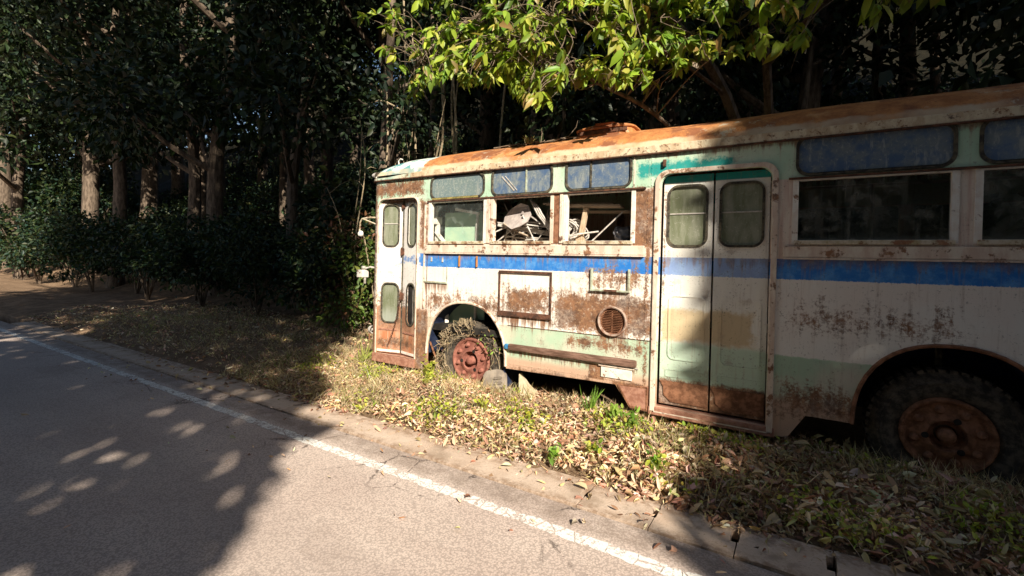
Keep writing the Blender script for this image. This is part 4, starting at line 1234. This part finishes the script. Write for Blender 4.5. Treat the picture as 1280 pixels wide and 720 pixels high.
# dead tuft and twigs on the roof
weed(-2.95, .42, 34, .16, .010, [(.30, .26, .10), (.24, .30, .07), (.42, .34, .2)], .9, 'withered tuft of grass growing on the roof edge of the bus', name='roof_weed', z=3.145, droop=.4)
mb = MB()
for k in range(9):
    x0_ = -3.35 + k * .13; mb.tube([(x0_, .36, 3.135), (x0_ + random.uniform(-.12, .2), .38, 3.15), (x0_ + random.uniform(.0, .3), .40, 3.17)], .006, 5)
mb.tube([(-2.62, .45, 3.16), (-2.42, .46, 3.20), (-2.33, .47, 3.30), (-2.31, .47, 3.38)], [.005, .005, .004, .002], 5)
mb.tube([(-2.80, .45, 3.16), (-2.79, .46, 3.28), (-2.82, .47, 3.40)], [.005, .004, .002], 5)
thing_mesh(mb, 'fallen_twigs', M_twig, 'fallen twigs lying along the rusty roof edge beside the withered tuft', 'twigs', smooth=True)

# ------------------------------------------------------------------ the tree whose leafy branches hang over the bus
OT = empty('overhanging_tree', (-.6, 3.1, .15), 'tree leaning over the bus with bright yellow green leaves in the sun', 'tree')


def bez(pts, n=24):
    pts = [Vector(p) for p in pts]; out = []
    m = len(pts)
    for i in range(m - 1):
        p0, p1, p2, p3 = pts[max(i - 1, 0)], pts[i], pts[i + 1], pts[min(i + 2, m - 1)]
        k = max(3, n // (m - 1))
        for j in range(k):
            t = j / k
            out.append(.5 * ((2 * p1) + (p2 - p0) * t + (2 * p0 - 5 * p1 + 4 * p2 - p3) * t * t + (3 * p1 - p0 - 3 * p2 + p3) * t ** 3))
    out.append(pts[-1])
    return out


limbs = [bez([(-.6, 3.1, -.05), (-.75, 2.9, 1.6), (-1.05, 2.3, 2.9), (-1.55, 1.15, 3.52), (-2.14, .65, 3.86), (-2.7, .5, 4.25), (-3.4, .45, 4.55)]),
         bez([(-.6, 3.1, -.05), (-.55, 2.9, 2.2), (-.9, 2.2, 4.0), (-1.7, 1.3, 5.0), (-2.8, .8, 5.25), (-4.0, .6, 5.1), (-5.0, .6, 4.75)]),
         bez([(-.6, 3.1, -.05), (-.4, 2.7, 2.2), (-.4, 1.9, 4.2), (-.6, 1.0, 5.0), (-1.0, .3, 5.2), (-1.5, .0, 5.0)]),
         bez([(-.9, 2.2, 4.0), (-1.4, 1.4, 4.3), (-1.9, .6, 4.45), (-2.5, .1, 4.5)]),
         bez([(-2.8, .8, 5.25), (-3.4, .4, 5.6), (-4.4, .2, 5.7)]), bez([(-.4, 1.9, 4.2), (.4, 1.3, 4.7), (1.3, .9, 4.5)])]
rads = [(.045, .010), (.10, .012), (.08, .01), (.03, .008), (.03, .008), (.04, .008)]
for l, (ra, rb) in zip(limbs, rads):
    mb = MB(); mb.tube(l, [ra + (rb - ra) * i / (len(l) - 1) for i in range(len(l))], 7); mb.build('branch', M_bark, OT, smooth=True)
LP = np.array([[tuple(q) for q in l[len(l) // 3:]] for l in limbs[:3]] and [tuple(q) for l in limbs for q in l[len(l) // 3:]])
BX = [-5.6, -5.4, -5.15, -4.9, -4.5, -3.95, -3.4, -3.15, -2.8, -2.55, -2.1, -1.75, -1.5, -1.2, -.5, .5, 2.]
BZ = [4.9, 4.55, 4.15, 4.25, 4.42, 4.18, 4.12, 3.78, 3.68, 3.95, 3.92, 3.72, 3.70, 3.85, 3.8, 3.9, 4.2]
cl = []
while len(cl) < 1040:
    x = random.uniform(-5.45, 1.6); y = random.gauss(.55, .42); z = random.uniform(3.5, 6.3)
    k = (y + 4.7) / 5.3            # deeper clusters may hang a little higher
    zb = np.interp(x / k, BX, BZ); zb = 1.65 + (zb - 1.65) * k
    if z < zb + .02 or y < -.5 or y > 1.7: continue
    if x < -4.4 and random.random() < .45: continue
    if x > -1.0 and random.random() < .4: continue
    hole_ = mnoise.noise(Vector((x * 1.5, y * 1.2, z * 1.9)))
    if hole_ < -.10: continue
    if z > zb + 1.2 and random.random() < .35: continue
    cl.append((x, y, z))
mbt = MB(); LC, LD, LU, LL, LW = [], [], [], [], []
for (x, y, z) in cl:
    c_ = np.array([x, y, z]); d2 = ((LP - c_) ** 2).sum(1) + rng.uniform(0, .3, len(LP)); s_ = LP[np.argmin(d2)]
    S_, E_ = Vector(s_), Vector((x, y, z)); ln = (E_ - S_).length
    mid1 = S_.lerp(E_, .35) + Vector((random.gauss(0, .09), random.gauss(0, .09), .10 * ln + random.gauss(0, .06))); mid2 = S_.lerp(E_, .72) + Vector((random.gauss(0, .07), random.gauss(0, .07), .08 * ln))
    pts = bez([S_, mid1, mid2, E_], 9); mbt.tube(pts, [.007 - .0045 * i / (len(pts) - 1) for i in range(len(pts))], 4)
    if random.random() < .35:        # bare side twig
        q0 = pts[random.randint(3, len(pts) - 2)]; dd = Vector((random.gauss(0, 1), random.gauss(0, 1), random.gauss(-.1, .8))).normalized() * random.uniform(.15, .42)
        mbt.tube([q0, q0 + dd * .5 + Vector((0, 0, random.gauss(0, .03))), q0 + dd], [.0045, .0035, .0015], 4)
    ax = (pts[-1] - pts[-3]).normalized()
    for k in range(random.randint(4, 9)):
        dv = Vector((random.gauss(0, 1), random.gauss(-.15, 1), random.gauss(-.25, .8))).normalized() * .9 + ax * .6 + Vector((0, 0, -.28))
        LC.append(tuple(E_ + Vector((random.gauss(0, .012), random.gauss(0, .012), random.gauss(0, .02))))); LD.append(tuple(dv))
        LU.append((random.gauss(0.4, .45), random.gauss(-.45, .45), random.uniform(.3, .9))); LL.append(random.choice((.7, 1., 1., 1.25)) * random.uniform(.11, .185)); LW.append(LL[-1] * random.uniform(.34, .54))
mbt.build('twigs', M_twig, OT, smooth=True)
n = len(LC); LC, LD, LU = np.array(LC), np.array(LD), np.array(LU)
leaf_mesh('foliage', LC, LD, LU, np.array(LL), np.array(LW), pick(n, [(.27, .37, .04), (.35, .43, .05), (.20, .30, .035), (.42, .46, .08), (.12, .20, .03), (.10, .17, .03), (.46, .46, .09), (.27, .37, .04), (.36, .26, .09), (.33, .43, .05), (.24, .34, .05)], .2), M_leaf, rng.normal(.14, .12, n), .28, True, org=(-2, .6, 4.8), parent=OT)  # the darkest greens stand in for leaves in shade

# ------------------------------------------------------------------ the dark wood behind
def blob_leaves(n, blobs, size, pal, mat, name, parent, org, up=.5, jit=.35, fold=.15):
    """leaf clumps spread over the shells of several blobs"""
    w_ = np.array([b_[3] ** 2 for b_ in blobs]); w_ = w_ / w_.sum(); idx = rng.choice(len(blobs), n, p=w_); B = np.array(blobs)[idx]
    d = rdir(n); rad = B[:, 3] * (rng.random(n) ** .45) * (1 + rng.normal(0, .12, n))
    C = B[:, :3] + d * rad[:, None] * np.array([1, 1, .8])
    nz = np.array([mnoise.noise(Vector(c) * (1.1 / max(size * 4, .5))) for c in C]); k = nz > -.22
    C, d = C[k], d[k]; n = len(C)
    L = size * rng.uniform(.6, 1.35, n)
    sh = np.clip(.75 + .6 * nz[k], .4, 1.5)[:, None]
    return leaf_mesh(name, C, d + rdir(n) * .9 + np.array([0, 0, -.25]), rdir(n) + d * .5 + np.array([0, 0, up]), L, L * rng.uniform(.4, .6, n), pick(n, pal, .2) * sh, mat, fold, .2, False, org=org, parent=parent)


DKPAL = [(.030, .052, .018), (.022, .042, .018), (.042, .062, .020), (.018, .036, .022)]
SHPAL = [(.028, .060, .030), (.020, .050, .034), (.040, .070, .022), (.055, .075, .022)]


def trunk_mb(h, r, lean=(0, 0), bend=.2, seed=0, limbs_=5):
    rd = random.Random(seed); mb = MB()
    pts = bez([(0, 0, -.3), (lean[0] * .3 + rd.uniform(-bend, bend) * .5, lean[1] * .3, h * .3), (lean[0] * .65 + rd.uniform(-bend, bend), lean[1] * .65 + rd.uniform(-bend, bend), h * .65), (lean[0], lean[1], h)], 14)
    mb.tube(pts, [r * (1.25 if i == 0 else 1) * (1 - .75 * i / (len(pts) - 1)) for i in range(len(pts))], 9)
    tips = []
    for k in range(limbs_):
        i = rd.randint(len(pts) // 3, len(pts) - 2); q = rd.uniform(0, 6.28); ln = rd.uniform(.2, .36) * h
        e = pts[i] + Vector((math.cos(q) * ln * .8, math.sin(q) * ln * .8, ln * .55)); m_ = pts[i].lerp(e, .5) + Vector((0, 0, -.06 * ln))
        mb.tube(bez([pts[i], m_, e], 6), [r * .4, r * .36, r * .32, r * .28, r * .22, r * .16, r * .1][:len(bez([pts[i], m_, e], 6))], 6); tips.append(e)
    return mb, pts, tips


TREE_PROTO = []
for s in range(3):
    rd = random.Random(40 + s); h = 8.5 + s * 1.2
    root = empty('forest_tree', (0, 0, 0), 'x', 'tree')
    mb, pts, tips = trunk_mb(h, .17 + .04 * s, (rd.uniform(-.8, .8), rd.uniform(-.5, .3)), .35, 70 + s, 7)
    mb.build('trunk', M_bark, root, smooth=True, org=(0, 0, 0))
    blobs = [(t.x, t.y, t.z, rd.uniform(1.0, 1.6)) for t in tips] + [(pts[-1].x, pts[-1].y, pts[-1].z, 1.7)] + [(rd.uniform(-1.6, 1.6), rd.uniform(-1.4, 1.4), rd.uniform(.42, .9) * h, rd.uniform(.8, 1.4)) for _ in range(6)]
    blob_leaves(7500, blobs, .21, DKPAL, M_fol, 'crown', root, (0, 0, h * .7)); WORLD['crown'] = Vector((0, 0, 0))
    TREE_PROTO.append(root)


def copy_tree(o, parent=None):
    c = o.copy(); COL.objects.link(c); c.parent = parent
    for ch in list(o.children): copy_tree(ch, c)
    return c


used = set()


def place(protos, k, x, y, rz, sc, label, cat, group, z=None):
    p_ = protos[k % len(protos)]; key = p_.name
    o = p_ if key not in used else copy_tree(p_); used.add(key)
    o.location = (x, y, z if z is not None else (float(hv(x, y)) if y < 4.5 else float(hill_h(np.array([x]), np.array([y]))[0])))
    o.rotation_euler = (0, 0, rz); o.scale = (sc, sc, sc)
    return tag(o, label, cat, group)


rd = random.Random(5)
FT = 'tall evergreen tree in the dark wood behind the bus'
k = 0
for (x, y) in [(-13.5, 4.2), (-10.6, 5.6), (-7.6, 6.2), (-5.2, 5.2), (-2.6, 5.6), (.2, 5.3), (2.8, 4.6), (5.6, 5.2), (-16.5, 3.4), (-20, 4.0), (-24, 3.0), (-29, 3.6), (-35, 2.6), (-43, 3.5),
               (-12.5, 8.5), (-8.8, 9.5), (-5, 8.8), (-1.5, 9.2), (2, 8.6), (6.5, 9.0), (-17, 8), (-22, 9), (-30, 9), (-40, 10), (-55, 6), (-10.5, 13.5), (-4, 13), (2, 13), (-17, 13), (-27, 14), (7, 13), (11, 6), (-60, -3), (-58, 0), (-62, 3), (-66, -8), (-64, 8), (-50, 9), (-48, 0.5), (-38, 6), (-12, 18), (-20, 18), (-28, 18), (-7, 17), (-2, 18), (4, 17), (-36, 16), (-45, 14), (-34, 12), (-15, 22), (-24, 23), (5, 7), (9, 9), (13, 11), (9, 16), (15, 16), (5, 11), (1, 16)]:
    place(TREE_PROTO, k, x, y, rd.uniform(0, 6.28), rd.uniform(.95, 1.25) * (1. + .035 * max(0, -x - 11)), FT, 'tree', 'trees of the dark wood'); k += 1

# bare trunks seen against the dark wood
def lone_trunk(x, y, h, r, lean, seed, label, mat=M_bark):
    z = float(hv(x, y)) if y < 4.5 else float(hill_h(np.array([x]), np.array([y]))[0])
    root = empty('tree', (x, y, z), label, 'tree'); mb, pts, tips = trunk_mb(h, r, lean, .25, seed, 4)
    for i in range(len(mb.v)): mb.v[i] = (mb.v[i][0] + x, mb.v[i][1] + y, mb.v[i][2] + z)
    mb.build('trunk', mat, root, smooth=True)
    bl = [(x + t.x, y + t.y, z + t.z, 1.1) for t in tips[1:]] + [(x + lean[0], y + lean[1], z + h, 1.4)]
    blob_leaves(2200, bl, .18, DKPAL, M_fol, 'crown', root, (x, y, z + h))


lone_trunk(-8.7, 3.3, 9.5, .20, (.25, .0), 3, 'thick grey brown trunk rising left of the bus roof, with a leafy top')
lone_trunk(-7.3, 3.6, 8.5, .10, (-.5, .2), 8, 'slim dark trunk just right of the thick grey trunk')
lone_trunk(-5.15, 3.4, 8, .12, (1.1, .3), 15, 'leaning dark trunk behind the front end of the bus roof')
lone_trunk(-3.9, 4.0, 8, .07, (-.7, .0), 21, 'thin straight trunk behind the hanging leaves')
lone_trunk(-.3, 4.2, 8, .07, (.5, .2), 27, 'thin trunk behind the right part of the roof')

SHRUB = []
for s in range(3):
    rd2 = random.Random(90 + s); root = empty('shrub', (0, 0, 0), 'x', 'shrub')
    mb = MB()
    for j in range(7):
        q = rd2.uniform(0, 6.28); h = rd2.uniform(.9, 1.6)
        mb.tube(bez([(0, 0, -.1), (.2 * math.cos(q), .2 * math.sin(q), h * .5), (.55 * math.cos(q), .55 * math.sin(q), h)], 6), [.022, .02, .018, .015, .012, .009, .006][:len(bez([(0, 0, 0), (1, 0, 0), (1, 1, 0)], 6))], 5)
    mb.build('stem', M_bark, root, smooth=True, org=(0, 0, 0))
    blobs = [(rd2.uniform(-.7, .7), rd2.uniform(-.6, .6), rd2.uniform(.5, 1.7), rd2.uniform(.4, .65)) for _ in range(9)]
    blob_leaves(3200, blobs, .115, SHPAL, M_fol, 'foliage', root, (0, 0, 1.)); WORLD['foliage'] = Vector((0, 0, 0))
    SHRUB.append(root)
hxx = rng.uniform(-45, 14, 42000); hyy = 4.4 + rng.random(42000) ** 1.5 * 16
hzz = np.where(hyy < 4.6, .6, hill_h(hxx, hyy)) + rng.random(42000) ** 2 * .9
ll = rng.uniform(.14, .34, 42000)
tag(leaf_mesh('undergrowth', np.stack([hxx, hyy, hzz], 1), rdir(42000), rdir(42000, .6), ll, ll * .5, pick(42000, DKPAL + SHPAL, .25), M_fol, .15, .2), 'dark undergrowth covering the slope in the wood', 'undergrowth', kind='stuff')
EDGE = []
for s_ in range(2):
    root = empty('shrub', (0, 0, 0), 'x', 'shrub'); rd2 = random.Random(190 + s_); mb = MB()
    for j in range(6):
        q = rd2.uniform(0, 6.28); h = rd2.uniform(.9, 1.7)
        mb.tube([(0, 0, -.1), (.2 * math.cos(q), .2 * math.sin(q), h * .5), (.5 * math.cos(q), .5 * math.sin(q), h)], [.018, .012, .006], 5)
    mb.build('stem', M_vine, root, smooth=True, org=(0, 0, 0))
    bl = [(rd2.uniform(-.7, .7), rd2.uniform(-.6, .6), rd2.uniform(.3, 1.8), rd2.uniform(.35, .6)) for _ in range(9)]
    blob_leaves(2600, bl, .10, [(.12, .20, .035), (.08, .15, .03), (.18, .22, .05)] if s_ == 0 else [(.20, .09, .05), (.26, .14, .07), (.12, .10, .035), (.10, .14, .03)], M_fol, 'foliage', root, (0, 0, 1.)); WORLD['foliage'] = Vector((0, 0, 0))
    EDGE.append(root)
for (a_, b_, c_, d_, e_) in ((0, -7.35, 2.0, 1.2, 'light green bushy shrub just beyond the front corner of the bus'), (1, -8.3, 2.3, 1.25, 'reddish brown withered shrub behind the light green one by the bus front')):
    EDGE[a_].location = (b_, c_, float(hv(b_, c_))); EDGE[a_].scale = (d_,) * 3; tag(EDGE[a_], e_, 'shrub')
k = 0
SL = 'dark bushy shrub growing along the edge of the wood'
for i, (x, y, sc) in enumerate([(-9.0, 3.3, 1.25), (-6.2, 3.0, 1.2), (-9.2, 2.2, 1.1), (-5.0, 3.4, 1.35), (-3.6, 3.5, 1.3), (-2.2, 3.6, 1.35), (-.6, 3.7, 1.3), (1.0, 3.5, 1.4), (2.6, 3.4, 1.5), (4.2, 3.0, 1.5),
                                  (-10.6, 2.9, 1.3), (-11.6, 1.9, 1.1), (-13, 2.6, 1.3), (-14.6, 2.0, 1.2), (-16.3, 2.6, 1.4), (-18.2, 2.0, 1.3), (-20.5, 2.5, 1.5), (-23, 2.0, 1.5), (-26, 2.3, 1.6), (-29.5, 2.0, 1.6), (-33, 2.2, 1.8), (-38, 2.0, 1.9), (-44, 2.2, 2.), (-52, 1.5, 2.4),
                                  (-7.2, 4.2, 1.7), (-4.3, 4.6, 1.7), (-1.4, 4.8, 1.7), (-9.8, 4.2, 1.8), (1.4, 4.8, 1.7), (-47, 5.5, 3.), (-50, 8, 3.4), (-54, 5, 3.2), (-57, 10, 3.6), (-61, 7, 3.6), (-43, 8, 2.8), (-66, 3, 3.6), (-62, 0.5, 3.2)]):
    place(SHRUB, k, x, y, rd.uniform(0, 6.28), sc, SL, 'shrub', 'shrubs at the edge of the wood'); k += 1

# hanging vines and bare saplings at the left
for i in range(11):
    rd3 = random.Random(300 + i); x = rd3.uniform(-8.2, -4.6); y = rd3.uniform(2.6, 3.2); z1 = rd3.uniform(5.5, 8.); z0 = rd3.uniform(.1, 1.2)
    x2 = x + rd3.uniform(-.6, .6)
    mb = MB(); mb.tube(bez([(x, y, z1), (x + rd3.uniform(-.3, .3), y, z1 * .7), (x2 + rd3.uniform(-.3, .3), y + .1, z1 * .4), (x2, y, z0 if i % 2 else -.02)], 14), [rd3.uniform(.012, .028)] * len(bez([(0, 0, 0)] * 4, 14)), 5)
    thing_mesh(mb, 'hanging_vine', M_vine, 'thin brown vine hanging among the trunks left of the hanging leaves', 'vine', 'vines hanging in the wood', smooth=True)
mb = MB(); mb.tube(bez([(-9.4, 2.6, 7.9), (-8.5, 2.3, 7.75), (-7.9, 2.2, 7.9), (-7.5, 2.2, 8.3)], 14), .022, 6)
thing_mesh(mb, 'bare_branch', M_chrome, 'pale bare branch crossing in front of the thick trunk at the top', 'branch', smooth=True)
mb = MB(); mb.tube(bez([(-8.7, 2.5, 5.3), (-8.2, 2.3, 5.05), (-7.6, 2.2, 5.0), (-7.0, 2.2, 4.7)], 14), .016, 6)
thing_mesh(mb, 'bare_branch', M_vine, 'thin brown bare branch low across the thick trunk', 'branch', smooth=True)

for i in range(8):
    rd3 = random.Random(700 + i); x = rd3.uniform(-8.6, -6.2); y = rd3.uniform(2.0, 2.6); z0 = rd3.uniform(.05, .2) ; z1 = rd3.uniform(2.6, 5.2); x2 = x + rd3.uniform(-.9, .9)
    pts = bez([(x, y, z0 - .1), (x + rd3.uniform(-.15, .15), y, z1 * .4), (x * .5 + x2 * .5, y + .1, z1 * .75), (x2, y + rd3.uniform(-.2, .2), z1)], 14)
    mb = MB(); mb.tube(pts, [.020 - .015 * j / (len(pts) - 1) for j in range(len(pts))], 6)
    for j in range(5):
        q0 = pts[rd3.randint(3, len(pts) - 2)]; e_ = q0 + Vector((rd3.uniform(-.6, .6), rd3.uniform(-.2, .2), rd3.uniform(-.05, .5))); mb.tube([q0, q0.lerp(e_, .5) + Vector((0, 0, .05)), e_], [.007, .005, .002], 5)
    thing_mesh(mb, 'sapling', M_vine, 'bare brown branching sapling beyond the front corner of the bus', 'sapling', 'saplings beyond the bus front', smooth=True)

# ------------------------------------------------------------------ unseen trees added opposite the bus to cast shade, cut to a sunlit gap
SHADE = 'unseen tall tree added opposite the bus to cast shade around a sunlit gap'
rd4 = random.Random(77)
for i, (x, y) in enumerate([(-9, -10.5), (-4.5, -12), (0, -10.5), (4.0, -12.5), (7.5, -10.5), (10.5, -9.0), (13, -12), (16, -8.6), (17.5, -11.5), (21, -8.5), (24, -10.5)]):
    h = rd4.uniform(18, 22)
    root = empty('shade_caster_tree', (x, y, 0), SHADE, 'tree', 'added shade trees opposite the bus')
    mb, pts, tips = trunk_mb(h * .9, .28, (rd4.uniform(-1, 1), rd4.uniform(-.6, .6)), .5, 500 + i, 8)
    V0 = np.array([tuple(q_) for q_ in mb.v]) + np.array([x, y, 0]); mb.v = [tuple(q_) for q_ in V0]
    # trunks standing in the gap would shade the bus: keep the gap clear of limbs
    aa, bb = V0 @ E1, V0 @ E2
    insg = in_poly(aa, bb, GAP)
    mb.f = [f_ for f_ in mb.f if not any(insg[j] for j in f_)]
    mb.build('trunk', M_bark, root, smooth=True)
    n = 8200
    d = rdir(n); t_ = rng.random(n)
    C = np.stack([x + d[:, 0] * 3.4 * np.sqrt(rng.random(n)), y + d[:, 1] * 2.4 * np.sqrt(rng.random(n)), .3 + (h + 1) * t_], 1)
    aa, bb = C @ E1, C @ E2
    jx = np.array([mnoise.noise(Vector(c * .9)) for c in C]) * .16
    keep = ~in_poly(aa + jx, bb + jx, GAP)
    C = C[keep]; n = len(C); L = rng.uniform(.3, .52, n)
    aa, bb = C @ E1, C @ E2
    # smaller leaves at the rim of the gap
    dd = rdir(n)
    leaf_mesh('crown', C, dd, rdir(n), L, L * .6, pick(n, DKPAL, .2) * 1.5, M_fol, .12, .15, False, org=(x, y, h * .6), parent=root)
